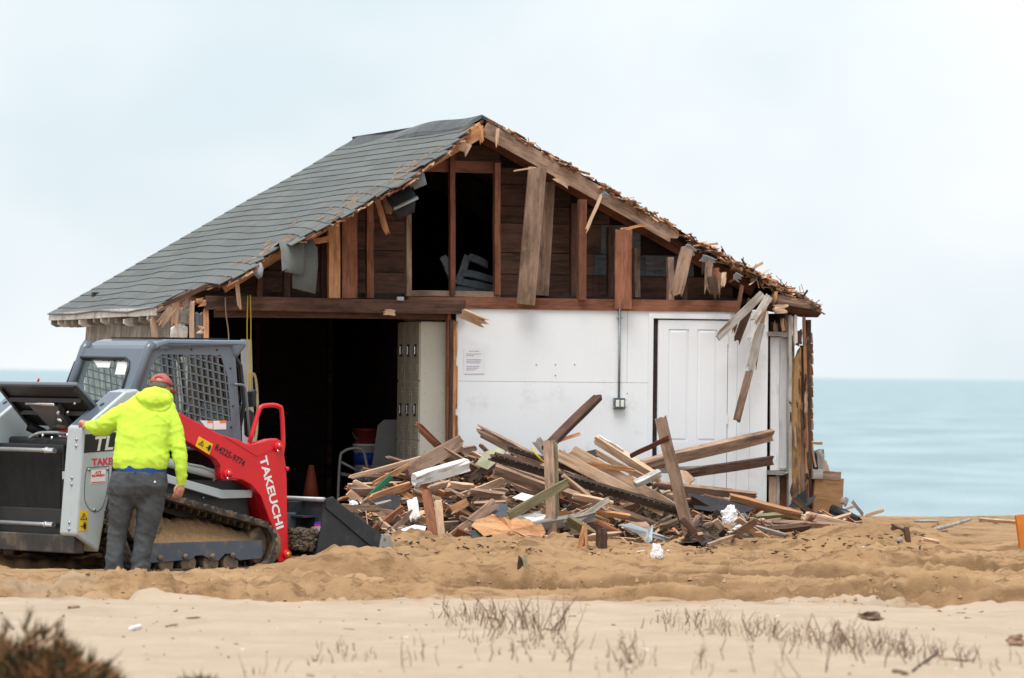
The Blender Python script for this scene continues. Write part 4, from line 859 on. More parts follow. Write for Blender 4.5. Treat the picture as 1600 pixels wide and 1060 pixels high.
# --- cab
CY = 0.52
bA, bB = ml(203, 622, -CY), ml(229, 545, -CY)                            # rear plane, near edge
dcab = (bB - bA).normalized()
def rearpt(px, py, off=0.0):                                             # pixel onto the leaning rear plane
    n = Vector((-dcab.z, 0, dcab.x)); nw = (MM.to_3x3() @ n); p = hit(px, py, MM @ (bA + n * off), nw); return MI @ p
cab = empty('cab'); cab.parent = ldr
bl = bA - dcab * 0.25
roof = [(226, 560), (231, 550), (240, 540), (250, 534), (264, 530.5), (384, 532), (388, 535), (387, 541), (374, 558), (366, 560), (362, 543), (264, 541), (252, 545), (243, 552), (236, 563)]
mpoly(roof, -CY - 0.02, CY + 0.02, 'roof', G_PAINT, cab, 0.035)
P = [ml(a, b, -CY) for a, b in ((262, 529.3), (375, 531))]; MB().box((P[0].x, -0.40, P[0].z), (P[1].x - 0.05, 0.40, P[1].z + 0.012)).build('roof_plate', B_PAINT, cab)
# rear frame with window
ro = [rearpt(a, b) for a, b in ((98, 628), (121, 552), (228, 546), (200, 632))]
far_y = CY
ro = [bl + Vector((0, far_y + CY, 0)), bB + Vector((0, far_y + CY, 0)), bB.copy(), bl.copy()]
wi = [rearpt(104, 604), rearpt(110, 588), rearpt(118, 567), rearpt(126, 559), rearpt(196, 560), rearpt(202, 566), rearpt(201, 578), rearpt(188, 622), rearpt(150, 628), rearpt(120, 626)]
def lerp(a, b, f): return a + (b - a) * f
oo = [lerp(ro[0], ro[1], .3), lerp(ro[0], ro[1], .6), lerp(ro[0], ro[1], .9), ro[1], ro[2], lerp(ro[2], ro[3], .12), lerp(ro[2], ro[3], .3), ro[3], lerp(ro[3], ro[0], .5), ro[0]]
nr = Vector((dcab.z, 0, -dcab.x)) * -0.04; nr = Vector((0.04, 0, -0.02))
MB().ring(oo, wi, [q + nr for q in oo], [q + nr for q in wi]).build('rear_frame', G_PAINT, cab)
MB().prism(wi, [q + nr * 0.2 for q in wi]).build('rear_window', GLASS, cab).location = nr * 0.4
out_ = Vector((-0.004, 0, 0.002)); pth = [q + out_ for q in wi]; MB().tube(pth + [pth[0], pth[1]], 0.014, 6).build('window_seal', PLASTIC_BK, cab, True)
for pts in ([(144.5, 562.5), (171, 564), (169, 573.5), (150.5, 573)], [(182, 564), (198, 565), (193, 584.5), (177.5, 584)]):
    Q = [rearpt(a, b) + nr * 0.35 for a, b in pts]; MB().prism(Q, [q + nr * 0.02 for q in Q]).build('window_paper', WHT, cab)
# rounded rear corner posts
for sg in (-1, 1):
    MB().tube([Vector((bl.x + 0.02, sg * CY, bl.z)), Vector((bB.x + 0.02, sg * CY, bB.z)), Vector((bB.x + 0.06, sg * CY, bB.z + 0.05))], 0.045, 12).build('corner_post', G_PAINT, cab, True)
# side guards: punched steel with skewed openings
so_ = [(212, 640), (221, 596), (229, 568), (239, 550), (254, 540.5), (300, 541), (361, 542), (366, 610), (373, 700), (300, 700)]
si_ = [(222, 640), (230, 596), (236, 575), (244, 562), (254, 554), (300, 554.5), (345, 555), (356, 590), (361, 658), (300, 658)]
def clip_line(p, q, poly):
    t0, t1 = 0.0, 1.0; d = (q[0] - p[0], q[1] - p[1])
    for i in range(len(poly)):
        a, b = poly[i], poly[(i + 1) % len(poly)]; n = (-(b[1] - a[1]), b[0] - a[0]); s = n[0] * (p[0] - a[0]) + n[1] * (p[1] - a[1]); m = n[0] * d[0] + n[1] * d[1]
        if abs(m) < 1e-9:
            if s < 0: return None
            continue
        t = -s / m
        if m > 0: t0 = max(t0, t)
        else: t1 = min(t1, t)
    return ((p[0] + d[0]*t0, p[1] + d[1]*t0), (p[0] + d[0]*t1, p[1] + d[1]*t1)) if t1 - t0 > 0.01 else None
for sg in (-1, 1):
    Po = [ml(a, b, -CY) for a, b in so_]; Pi = [ml(a, b, -CY) for a, b in si_]; y0, y1 = sg * CY, sg * (CY - 0.012)
    fr = MB().ring([(q.x, y0, q.z) for q in Po], [(q.x, y0, q.z) for q in Pi], [(q.x, y1, q.z) for q in Po], [(q.x, y1, q.z) for q in Pi]).build('side_frame', G_PAINT, cab)
    g = MB(); lines = []
    for k in range(-2, 17): lines.append(((222 + k * 8.9, 530), (236 + k * 8.9, 680)))
    for k in range(-6, 12): lines.append(((215, 534 + k * 12.6), (380, 534 + k * 12.6 + 47)))
    for a, b in lines:
        c = clip_line(a, b, si_) or clip_line(a, b, si_[::-1])
        if not c: continue
        p, q = ml(*c[0], -CY), ml(*c[1], -CY); d = (q - p); 
        if d.length < 0.03: continue
        s_ = Vector((-d.z, 0, d.x)).normalized() * 0.006
        Aq = [p + s_, q + s_, q - s_, p - s_]; g.prism([(v.x, sg * (CY - 0.002), v.z) for v in Aq], [(v.x, sg * (CY - 0.010), v.z) for v in Aq])
    g.build('window_guard', G_PAINT, fr)
    MB().prism([(q.x, sg * (CY - 0.03), q.z) for q in Pi], [(q.x, sg * (CY - 0.034), q.z) for q in Pi]).build('side_window', GLASS, fr)
    for a, b in ((259, 546), (299, 546.5), (339, 547), (360, 576), (364, 635), (361, 668), (228, 576)):
        q = ml(a, b, -CY); MB().cyl((q.x, sg * CY, q.z), (q.x, sg * (CY + 0.006), q.z), 0.010, 8).build('bolt', PLASTIC_BK, fr)
    P = [ml(a, b, -CY) for a, b in ((361, 545), (367, 545), (378, 700), (371, 700))]
    MB().prism([(q.x, sg * (CY + 0.003), q.z) for q in P], [(q.x, sg * (CY - 0.08), q.z) for q in P]).build('front_pillar', G_PAINT, cab, False, 0.006)
for pts, mt in (([(312, 657), (332, 658), (332, 671), (322, 669)], WHT), ([(333, 658), (353, 657.5), (353, 671), (333, 671.5)], WHT), ([(324, 657.8), (332, 658), (332, 661), (323, 661)], ORG), ([(343, 657.7), (353, 657.5), (353, 661), (343, 661.2)], ORG)):
    decal(pts, -CY, mt, cab, 0.004 if mt is WHT else 0.006)
# front door frame, seat, mirror, handles
xf = ml(372, 690, -CY).x; zc0 = ml(372, 690, -CY).z; zc1 = ml(372, 548, -CY).z
dm = MB(); fy = CY - 0.05
Pd = [(xf + 0.02, -fy, zc0), (xf + 0.10, -fy, zc0 + 0.35), (xf + 0.05, -fy, zc1 - 0.14), (xf - 0.04, -fy, zc1 - 0.02)]
for sg in (-1, 1): dm.tube([(a, sg * b, c) for a, b, c in Pd], 0.022, 8)
dm.tube([Pd[3], (Pd[3][0], fy, Pd[3][2])], 0.022, 8).tube([Pd[0], (Pd[0][0], fy, Pd[0][2])], 0.022, 8)
dm.build('door_frame', PLASTIC_BK, cab, True)
MB().add([Vector(q) for q in Pd] + [Vector((a, -b, c)) for a, b, c in Pd], [(0, 1, 5, 4), (1, 2, 6, 5), (2, 3, 7, 6)]).build('door_window', GLASS, cab)
MB().tube(smooth_path([ml(366, 601, -CY - 0.03), ml(378, 602, -CY - 0.05), ml(384, 610, -CY - 0.06), ml(388, 660, -CY - 0.05), ml(391, 690, -CY - 0.02)], 4), 0.012, 8).build('grab_bar', G_PAINT, cab, True)
P = [ml(a, b, -0.3) for a, b in ((372, 642), (378, 640), (384, 645), (383, 680), (378, 684), (373, 680))]; MB().prism([(q.x, -0.44, q.z) for q in P], [(q.x, -0.38, q.z) for q in P]).build('mirror', PLASTIC_BK, cab, False, 0.01)
P = [ml(a, b, -0.3) for a, b in ((376, 612), (382, 608), (384, 612), (382, 636), (377, 636))]; MB().prism([(q.x, -0.48, q.z) for q in P], [(q.x, -0.40, q.z) for q in P]).build('work_light', PLASTIC_BK, cab, False, 0.008)
R3((bA.x + 0.20, -0.26, zc0 - 0.1), (bA.x + 0.34, 0.26, zc0 + 0.42), 'seat_back', PLASTIC_BK, cab, 0.05); R3((bA.x + 0.2, -0.28, zc0 - 0.15), (bA.x + 0.72, 0.28, zc0), 'seat', PLASTIC_BK, cab, 0.05)
R3((bA.x + 0.0, -CY, zb + 0.75), (xf + 0.02, CY, zc0 - 0.05), 'cab_base', G_PAINT, cab, 0.02)
# --- lift arms
AY0, AY1 = -0.74, -0.64
arm_px = [(236, 620), (283, 646.3), (345, 679.4), (372, 687), (387, 694.7), (399, 693), (422.8, 686.2), (433, 685.4), (439.8, 689.6), (443.2, 705), (447.4, 732), (448.3, 749), (449.6, 815.5), (451, 860), (452, 872), (447, 876), (437, 879), (433, 873), (437.5, 846), (430, 830), (421, 812), (408, 776), (393, 758), (378.7, 750), (366, 748.3), (352, 751), (346, 748), (344.7, 739), (344.7, 728.7), (338, 718.5), (326, 710), (288.7, 688), (240, 660), (230, 640)]
def arm(sg):
    P = [ml(a, b, AY0) for a, b in arm_px]
    ya, yb = (AY0, AY1) if sg < 0 else (-AY1 + OFF, -AY0 + OFF)
    o = MB().prism([(q.x, ya, q.z) for q in P], [(q.x, yb, q.z) for q in P]).build('lift_arm', R_PAINT, ldr, False, 0.008)
    leg = [(421, 812), (408, 776), (393, 758), (380, 751), (392, 748), (430, 744), (444, 800), (447, 850), (440, 850), (430, 830)]
    Q = [ml(a, b, AY0) for a, b in leg]; yc, yd = (AY1 + 0.001, AY1 + 0.20) if sg < 0 else (-AY1 - 0.20 + OFF, -AY1 - 0.001 + OFF)
    MB().prism([(q.x, yc, q.z) for q in Q], [(q.x, yd, q.z) for q in Q]).build('arm_web', R_PAINT, o, False, 0.006)
    for (a, b), r_ in (((354.9, 741.5), 0.045), ((433.5, 698.5), 0.045), ((447.3, 866.5), 0.042)):
        q = ml(a, b, AY0); y = ya - 0.03 if sg < 0 else yb + 0.03
        pin = MB().cyl((q.x, y, q.z), (q.x, (ya + yb) / 2, q.z), r_, 18).build('pin_boss', R_PAINT, o, True, 0.004)
        MB().cyl((q.x, y + sg * 0.014, q.z), (q.x, y - sg * 0.005, q.z), r_ * 0.55, 14).build('pin', R_PAINT if b < 800 else plain('brass_nut', (0.5, 0.33, 0.06), 0.4, 0.1, 10, metal=.5), pin, True)
        if b < 800:
            for da, db in ((0.3, 6.2), (2.5, -3.5))[: 2]: 
                g_ = ml(a + da - 3, b + db, AY0); MB().cyl((g_.x, y + sg * 0.01, g_.z), (g_.x, y, g_.z), 0.011, 8).build('grease_nipple', CHROME, pin, True)
    # raised gusset on top of the elbow
    G = [ml(a, b, AY0) for a, b in ((348, 681), (388, 696), (399, 694), (432, 686), (430, 700), (402, 714))]
    MB().prism([(q.x, ya - 0.006 if sg < 0 else yb + 0.006, q.z) for q in G], [(q.x, ya if sg < 0 else yb, q.z) for q in G]).build('gusset', R_PAINT, o, False, 0.003)
    return o
def smooth2(pts, n=4): return [(v.x, v.y) for v in smooth_path([Vector((a, b, 0)) for a, b in pts], n)]
def build_arms():
    res = []
    for sg in (-1, 1):
        o = arm(sg); res.append(o)
        rp_ = [ml(a, b, AY0) for a, b in smooth2([(394.8, 692), (409, 644), (414, 636), (421, 634), (433, 633.6), (441, 636), (445, 643), (447.4, 691), (445, 712)])]
        yc = (AY0 + AY1) / 2 * (1 if sg < 0 else -1) + (OFF if sg > 0 else 0)
        MB().tube([(q.x, yc, q.z) for q in rp_], 0.021, 10).build('grab_rail', R_PAINT, o, True)
    return res
arm_r, arm_l = build_arms()
decal([(310.7, 682), (332.5, 694.2), (327, 710.8), (305.3, 697.3)], AY0, YEL, arm_r)
warn(315, 692.5, 4.2, AY0, arm_r, 0.5); figure(326.5, 700.5, 4.5, AY0, arm_r, 0.35)
fit_text('R4225-9774', BLK, (334.5, 702.5), (380.5, 729.5), AY0, 0.085, arm_r, 0.002, 0.0015, name='fleet_number')
fit_text('TAKEUCHI', WHT, (405.5, 716), (432.5, 828), AY0, 0.115, arm_r, 0.002, 0.003, name='maker_lettering')
MB().cyl((ml(443, 790, AY0).x, -0.6, ml(443, 790, AY0).z), (ml(443, 790, AY0).x, 0.6 + OFF, ml(443, 790, AY0).z), 0.07, 14).build('cross_tube', R_PAINT, ldr, True)
MB().tube([ml(446, 733, AY0), ml(450, 733, AY0)], 0.02, 8).build('stop', R_PAINT, arm_r)
# hydraulic cylinder and grey guard bar
MB().tube([ml(235, 716, -0.60), ml(338, 742, -0.60), ml(343, 743, -0.60)], [0.044, 0.044, 0.036], 14).build('lift_cylinder', L_PAINT, ldr, True)
MB().tube([ml(290, 727, -0.60) + Vector((0, -.046, .01)), ml(312, 731, -0.60) + Vector((0, -.046, .01)), ml(336, 740, -0.60) + Vector((0, -.046, -.005))], 0.011, 8).build('hydraulic_line', L_PAINT, ldr, True)
mpoly([(225, 728), (270, 744), (348, 765.7), (394.8, 766), (394, 778), (346.4, 779.6), (270, 757), (225, 745)], -0.66, -0.60, 'link_bar', L_PAINT, ldr, 0.006)
mpoly([(225, 745), (300, 750), (382, 752), (384, 768), (392, 820), (300, 815), (225, 790)], -0.56, -0.40, 'side_plate', plain('plate_dark', (0.035, 0.04, 0.047), 0.5, 0.15), ldr, 0.006)
for a, b in ((333, 750), (317, 778), (326, 774)): 
    q = ml(a, b, -0.56); MB().cyl((q.x, -0.575, q.z), (q.x, -0.56, q.z), 0.012, 8).build('bolt', CHROME, ldr, True)
# --- tracks
def track(sg):
    y0, y1 = (-0.87, -0.47) if sg < 0 else (0.47 + OFF, 0.87 + OFF)
    yr = -0.87
    loop = smooth2([(258, 770), (330, 790.5), (412, 814), (426, 824), (433.5, 843), (432, 866), (421, 886), (400, 895), (330, 896.5), (260, 899), (235, 899), (212, 888), (194, 857), (185, 815), (191, 784), (206, 765), (222, 762), (240, 765), (258, 770)], 5)[:-1]
    P = [ml(a, b, yr) for a, b in loop]; n = len(P); L = []
    # resample evenly
    seg = [(P[(i+1) % n] - P[i]).length for i in range(n)]; tot = sum(seg); m = 52
    def at(d):
        d %= tot
        for i in range(n):
            if d <= seg[i]: return P[i] + (P[(i+1) % n] - P[i]) * (d / seg[i])
            d -= seg[i]
        return P[0]
    root = empty('track'); root.parent = ldr; C = sum(P, Vector()) / n
    base = []; inner = []
    K = 104
    for k in range(K):
        p = at(tot * k / K); t = (at(tot * k / K + 0.01) - at(tot * k / K - 0.01)).normalized(); nrm = Vector((-t.z, 0, t.x))
        if nrm.dot(p - C) < 0: nrm = -nrm
        base.append((p - nrm * 0.022, p - nrm * 0.052))
    A = [Vector((q.x, y0, q.z)) for q, _ in base]; B = [Vector((q.x, y0, q.z)) for _, q in base]; A2 = [Vector((q.x, y1, q.z)) for q, _ in base]; B2 = [Vector((q.x, y1, q.z)) for _, q in base]
    MB().ring(A, B, A2, B2).build('track_belt', RUBBER, root)
    for k in range(m):
        d = tot * k / m; p = at(d); t = (at(d + 0.01) - at(d - 0.01)).normalized(); nrm = Vector((-t.z, 0, t.x))
        if nrm.dot(p - C) < 0: nrm = -nrm
        g = MB()
        for (ya, yb, off) in ((y0, y0 + 0.19, 0.0), (y0 + 0.21, y1, 0.035)):
            Q = []
            for a_, h in ((-0.026, -0.0215), (0.026, -0.0215), (0.016, 0.006), (-0.016, 0.006)): Q.append(p + t * (a_ + off) + nrm * h)
            g.prism([(q.x, ya, q.z) for q in Q], [(q.x, yb, q.z) for q in Q])
        g.build('tread_lug', RUBBER, root)
        Q = [p + t * a_ + nrm * h for a_, h in ((-0.013, -0.0525), (0.013, -0.0525), (0.009, -0.098), (-0.009, -0.098))]
        ym = (y0 + y1) / 2
        MB().prism([(q.x, ym - 0.06, q.z) for q in Q], [(q.x, ym + 0.06, q.z) for q in Q]).build('drive_lug', RUBBER, root)
    fy0, fy1 = (-0.81, -0.52) if sg < 0 else (0.52 + OFF, 0.81 + OFF)
    fp = [(215, 849.5), (411, 844), (411, 869), (407, 873), (375, 876), (368, 872), (362, 866), (352, 866), (346, 872), (342, 877), (330, 877), (324, 872), (316, 868), (306, 869), (298, 875), (215, 882)]
    Q = [ml(a, b, -0.81) for a, b in fp]
    fr = MB().prism([(q.x, fy0, q.z) for q in Q], [(q.x, fy1, q.z) for q in Q]).build('track_frame', FRAME_P, root, False, 0.006)
    yo = fy0 if sg < 0 else fy1
    for a, b in ((250, 872), (289, 870), (331, 869), (363, 868)):
        q = ml(a, b, -0.81); MB().cyl((q.x, yo, q.z), (q.x, yo + sg * 0.02, q.z), 0.026, 10).build('roller_bolt', FRAME_S, fr, True)
    for a in (325, 356, 290, 255, 220):
        q = ml(a, 880, -0.74); ys = (-0.79, -0.53) if sg < 0 else (0.53 + OFF, 0.79 + OFF)
        MB().cyl((q.x, ys[0], q.z), (q.x, ys[1], q.z), 0.085, 20).build('roller', FRAME_S, root, True, 0.01)
    for (a, b), r_ in (((405, 852), 0.19), ((218, 815), 0.20)):
        q = ml(a, b, -0.67); ys = (-0.76, -0.58) if sg < 0 else (0.58 + OFF, 0.76 + OFF)
        MB().cyl((q.x, ys[0], q.z), (q.x, ys[1], q.z), r_, 28).build('idler' if r_ < 0.195 else 'sprocket', FRAME_S, root, True, 0.012)
    return root
trk = track(-1); track(1)
# sand packed on the track frame
def packed_sand():
    m = MB(); n = 44; rows = []
    for i in range(n + 1):
        f = i / n; px_ = 215 + 197 * f; top = np.interp(px_, [215, 250, 290, 320, 350, 385, 412], [812, 808, 812, 811, 817, 828, 839]) + 1.6 * math.sin(i * 1.7) + random.uniform(-1, 1)
        a = ml(px_, 850.5 - 5.5 * f, -0.80); b = ml(px_, top, -0.70)
        z0, z1 = a.z - 0.01, max(a.z + 0.01, b.z); x = a.x
        cols = []
        for k in range(9):
            g = k / 8; cols.append(Vector((x, -0.805 + g * 0.28, z0 + (z1 - z0) * (1 - (1 - min(1, g * 1.5)) ** 1.7) + random.uniform(-.007, .007))))
        rows.append(cols)
    vs_ = [p for r_ in rows for p in r_]; fs_ = [(i*9+k, i*9+k+1, (i+1)*9+k+1, (i+1)*9+k) for i in range(n) for k in range(8)]
    o = m.add(vs_, fs_).build('packed_sand', SAND_D, trk, True); o['kind'] = 'stuff'
SAND_D = plain('packed_sand', (0.34, 0.215, 0.115), 0.95, 0.2, 30, spec=0.1, bmp=0.8, bscale=70)
packed_sand()
# --- bucket
def bucket():
    y0 = -0.90; yw = 1.8 + OFF
    side = [(506.4, 781), (520.6, 776), (527.7, 784), (594, 834), (607, 836), (612, 866), (600, 869), (588, 875), (554, 884), (491, 889), (497, 850), (506, 794)]
    P = [ml(a, b, y0) for a, b in side]
    b = empty('bucket'); b.parent = ldr
    for y in (y0, y0 + yw - 0.02): MB().prism([(q.x, y, q.z) for q in P], [(q.x, y + 0.02, q.z) for q in P]).build('side_plate', BUCK, b, False, 0.003)
    # thick edge strip along the slope
    E = [ml(a, c, y0) for a, c in ((507, 793), (508, 783), (520, 777), (527, 785), (594, 835), (588, 862))]
    MB().prism([(q.x, y0 - 0.016, q.z) for q in E], [(q.x, y0, q.z) for q in E]).build('edge_strip', BUCK, b, False, 0.003)
    C = [ml(a, c, y0) for a, c in ((594, 834.5), (607, 836.5), (614, 865), (600, 868.5), (588, 863))]
    cu = MB().prism([(q.x, y0 - 0.035, q.z) for q in C], [(q.x, y0, q.z) for q in C]).build('side_cutter', STEEL, b, False, 0.006)
    for a, c in ((598, 843.5), (594.8, 855.8), (603.5, 860.2)):
        q = ml(a, c, y0); MB().cyl((q.x, y0 - 0.0375, q.z), (q.x, y0 - 0.034, q.z), 0.017, 12).build('bolt_hole', FRAME_S, cu)
    # back and floor as one bent plate
    bk = [P[0], P[11], P[10], P[9], P[8], P[7]]; o_ = 0.015
    A = [(q.x, q.z) for q in bk]; B = [(q.x + (0.02 if i < 3 else 0.0), q.z + (0.0 if i < 3 else 0.02)) for i, q in enumerate(bk)]
    loop = A + B[::-1]
    MB().prism([(x, y0 + 0.021, z) for x, z in loop], [(x, y0 + yw - 0.021, z) for x, z in loop]).build('back_plate', BUCK, b)
    MB().tube([(P[0].x, y0 + 0.0, P[0].z), (P[0].x, y0 + yw, P[0].z)], 0.022, 10).build('top_lip', plain('lip_grey', (0.32, 0.34, 0.35), 0.4, 0.2, 10, metal=.3), b, True)
    for yy in (-0.55, -0.25, 0.25, 0.55):
        q0, q1 = P[0], P[10]; m = MB().box((q1.x - 0.10, yy - 0.02, q1.z), (q0.x - 0.0, yy + 0.02, q0.z - 0.02)); m.build('back_rib', BUCK, b, False, 0.006)
    z_ = ml(470, 808, -0.5).z; MB().box((P[0].x - 0.16, -0.8, z_), (P[0].x - 0.0, 0.8, z_ + 0.02)).build('back_shelf', BUCK, b, False, 0.004)
    fx = P[11].x
    for pts, mt in (([(487, 815.5), (496, 815), (496, 819.5), (487, 820)], BLU), ([(487, 819.8), (496, 819.4), (496, 822.5), (487, 823)], REDS), ([(482.5, 823.5), (497, 822.5), (496, 831), (482, 832)], plain('sticker_grey', (0.35, 0.32, 0.36), .5)), ([(482.5, 833), (494, 832), (493.5, 836), (482, 837)], ORG), ([(482, 836.5), (493.5, 835.5), (493, 839), (481.5, 840)], WHT)):
        Q = [mr(a, c, P[10].x - 0.003) for a, c in pts]; Q = [Vector((lerp(P[11], P[10], (P[11].z - q.z) / (P[11].z - P[10].z)).x - 0.004, q.y, q.z)) for q in Q]
        MB().prism(Q, [q + Vector((0.002, 0, 0)) for q in Q]).build('sticker', mt, b)
    # quick coupler
    MB().box((P[10].x - 0.30, -0.60, P[10].z - 0.02), (P[10].x - 0.03, 0.60, P[10].z + 0.28)).build('coupler', FRAME_P, b, False, 0.012)
    m = MB(); rr = random.Random(2)
    for k in range(900):
        x, y = P[10].x - rr.random() * 0.14, rr.uniform(-0.88, -0.55); s = rr.uniform(.006, .022); z = P[10].z + rr.uniform(-0.05, 0.13)
        m.box((-s, -s, -s * .6), (s, s, s * .6), Matrix.Translation((x, y, z)) @ Matrix.Rotation(rr.random() * 3, 4, 'Z') @ Matrix.Rotation(rr.random(), 4, 'X'))
    o = m.build('caked_sand', plain('caked_sand', (0.13, 0.105, 0.08), .95, .4, 30, spec=.1, bmp=.8), b); o['kind'] = 'stuff'
bucket()

# ------------------------------------------------------------------ the person
YM = 50.35
def pm(px, py, dy=0.0): return atY(px, py, YM + dy)
KM = YM / F                                                             # metres per photo pixel at the person
def loft(mb, rings, n=20):                                              # rings: (centre, half width, half depth, tilt)
    vs_, fs_ = [], []
    for c, a, b, in rings:
        for k in range(n):
            t = 2 * math.pi * k / n; x, y = math.cos(t), math.sin(t)
            e = 0.82; x = math.copysign(abs(x) ** e, x); y = math.copysign(abs(y) ** e, y)
            vs_.append(c + Vector((a * x, b * y, 0)))
    m = len(rings)
    for i in range(m - 1):
        for k in range(n): fs_.append((i*n+k, i*n+(k+1) % n, (i+1)*n+(k+1) % n, (i+1)*n+k))
    fs_ += [tuple(range(n))[::-1], tuple(range((m-1)*n, m*n))]
    mb.add(vs_, fs_)
def limb(mb, pts, rs, n=12, sub=4):
    P = smooth_path(pts, sub); q = [Vector((r, 0, 0)) for r in rs]; RR = [v.x for v in smooth_path(q, sub)]
    d0 = (P[0] - P[1]).normalized(); d1 = (P[-1] - P[-2]).normalized()
    P = [P[0] + d0 * RR[0] * 0.85, P[0] + d0 * RR[0] * 0.5] + P + [P[-1] + d1 * RR[-1] * 0.5, P[-1] + d1 * RR[-1] * 0.85]
    RR = [RR[0] * 0.5, RR[0] * 0.87] + RR + [RR[-1] * 0.87, RR[-1] * 0.5]
    mb.tube(P, RR, n)
def remesh(mb, name, vox, smooth_it, mat, parent, fn=None):
    me = bpy.data.meshes.new('raw'); me.from_pydata([tuple(v) for v in mb.v], [], mb.f)
    o = bpy.data.objects.new('raw', me); COL.objects.link(o)
    r_ = o.modifiers.new('r', 'REMESH'); r_.mode = 'VOXEL'; r_.voxel_size = vox
    s_ = o.modifiers.new('s', 'SMOOTH'); s_.iterations = smooth_it; s_.factor = 0.5
    dg = bpy.context.evaluated_depsgraph_get(); me2 = bpy.data.meshes.new_from_object(o.evaluated_get(dg)); bpy.data.objects.remove(o); me2.name = name
    if fn:
        ns = [v.normal.copy() for v in me2.vertices]
        for v, nn_ in zip(me2.vertices, ns): v.co += nn_ * fn(v.co)
    me2.update(); me2.materials.clear()
    inv = parent.matrix_world.inverted(); me2.transform(inv)
    return link(name, me2, mat, parent, True)
def sn(p, sx, sy, sz, o=0.0): return mnoise.noise(Vector((p.x * sx + o, p.y * sy + o, p.z * sz)))
SKIN = plain('skin', (0.50, 0.24, 0.17), 0.55, 0.12, 14)
FLUO = plain('fluorescent_hoodie', (0.54, 0.78, 0.075), 0.9, 0.04, 10, spec=0.1, dirt=(0.42, 0.50, 0.08), dirt_amt=0.1, dirt_scale=7, bmp=0.25, bscale=120)
DENIM = plain('dark_grey_jeans', (0.072, 0.079, 0.086), 0.9, 0.18, 16, spec=0.15, dirt=(0.10, 0.095, 0.09), dirt_amt=0.2, dirt_scale=5, bmp=0.25, bscale=140)
CAPM = plain('faded_red_cap', (0.40, 0.11, 0.105), 0.85, 0.12, 20, spec=0.15); HAIR = plain('grey_hair', (0.16, 0.14, 0.13), 0.7, 0.4, 90, bmp=0.6, bscale=200); SHIRT = plain('blue_shirt', (0.012, 0.06, 0.24), 0.85, 0.1); BOOT = plain('boots', (0.09, 0.06, 0.04), 0.8, 0.3)
feet = pm(203, 893); man = empty('person', Matrix.Translation((feet.x, feet.y, gz(feet.x, feet.y))))
bpy.context.view_layer.update()
tag(man, 'person in fluorescent yellow hoodie, grey jeans and red cap, seen from behind', 'person')
corner = MM @ c_top                                                     # top rear corner of the loader's side panel
hand_l = atY(134, 664, corner.y - 0.10); dL = corner.y - 0.10 - YM
T_ = [(733.5, 219.5, 42.5, .163, 0), (716, 220.5, 44, .168, .0), (700, 221.5, 43, .165, .02), (680, 224, 43, .165, .035), (662, 227, 44, .16, .055), (648, 229, 45.5, .15, .075), (638, 230, 44, .14, .09), (629, 233, 38, .125, .105), (620, 238, 28, .11, .12), (611, 244, 17, .095, .14)]
def torso_rings(k=1.0): return [(pm(cx, y, dy), hw * KM * k, hd * k) for y, cx, hw, hd, dy in T_]
RARM = [pm(262, 648, .07), pm(272, 668, .05), pm(279, 702, .0), pm(283, 728, -.02), pm(283, 750, -.01)]; RR_ = [.085, .082, .070, .060, .048]
LARM = [pm(196, 645, .08), pm(178, 655, .09), pm(160, 668, .14), pm(148, 668, dL * .7), pm(140, 665.5, dL * .92)]; LR_ = [.088, .088, .082, .062, .050]
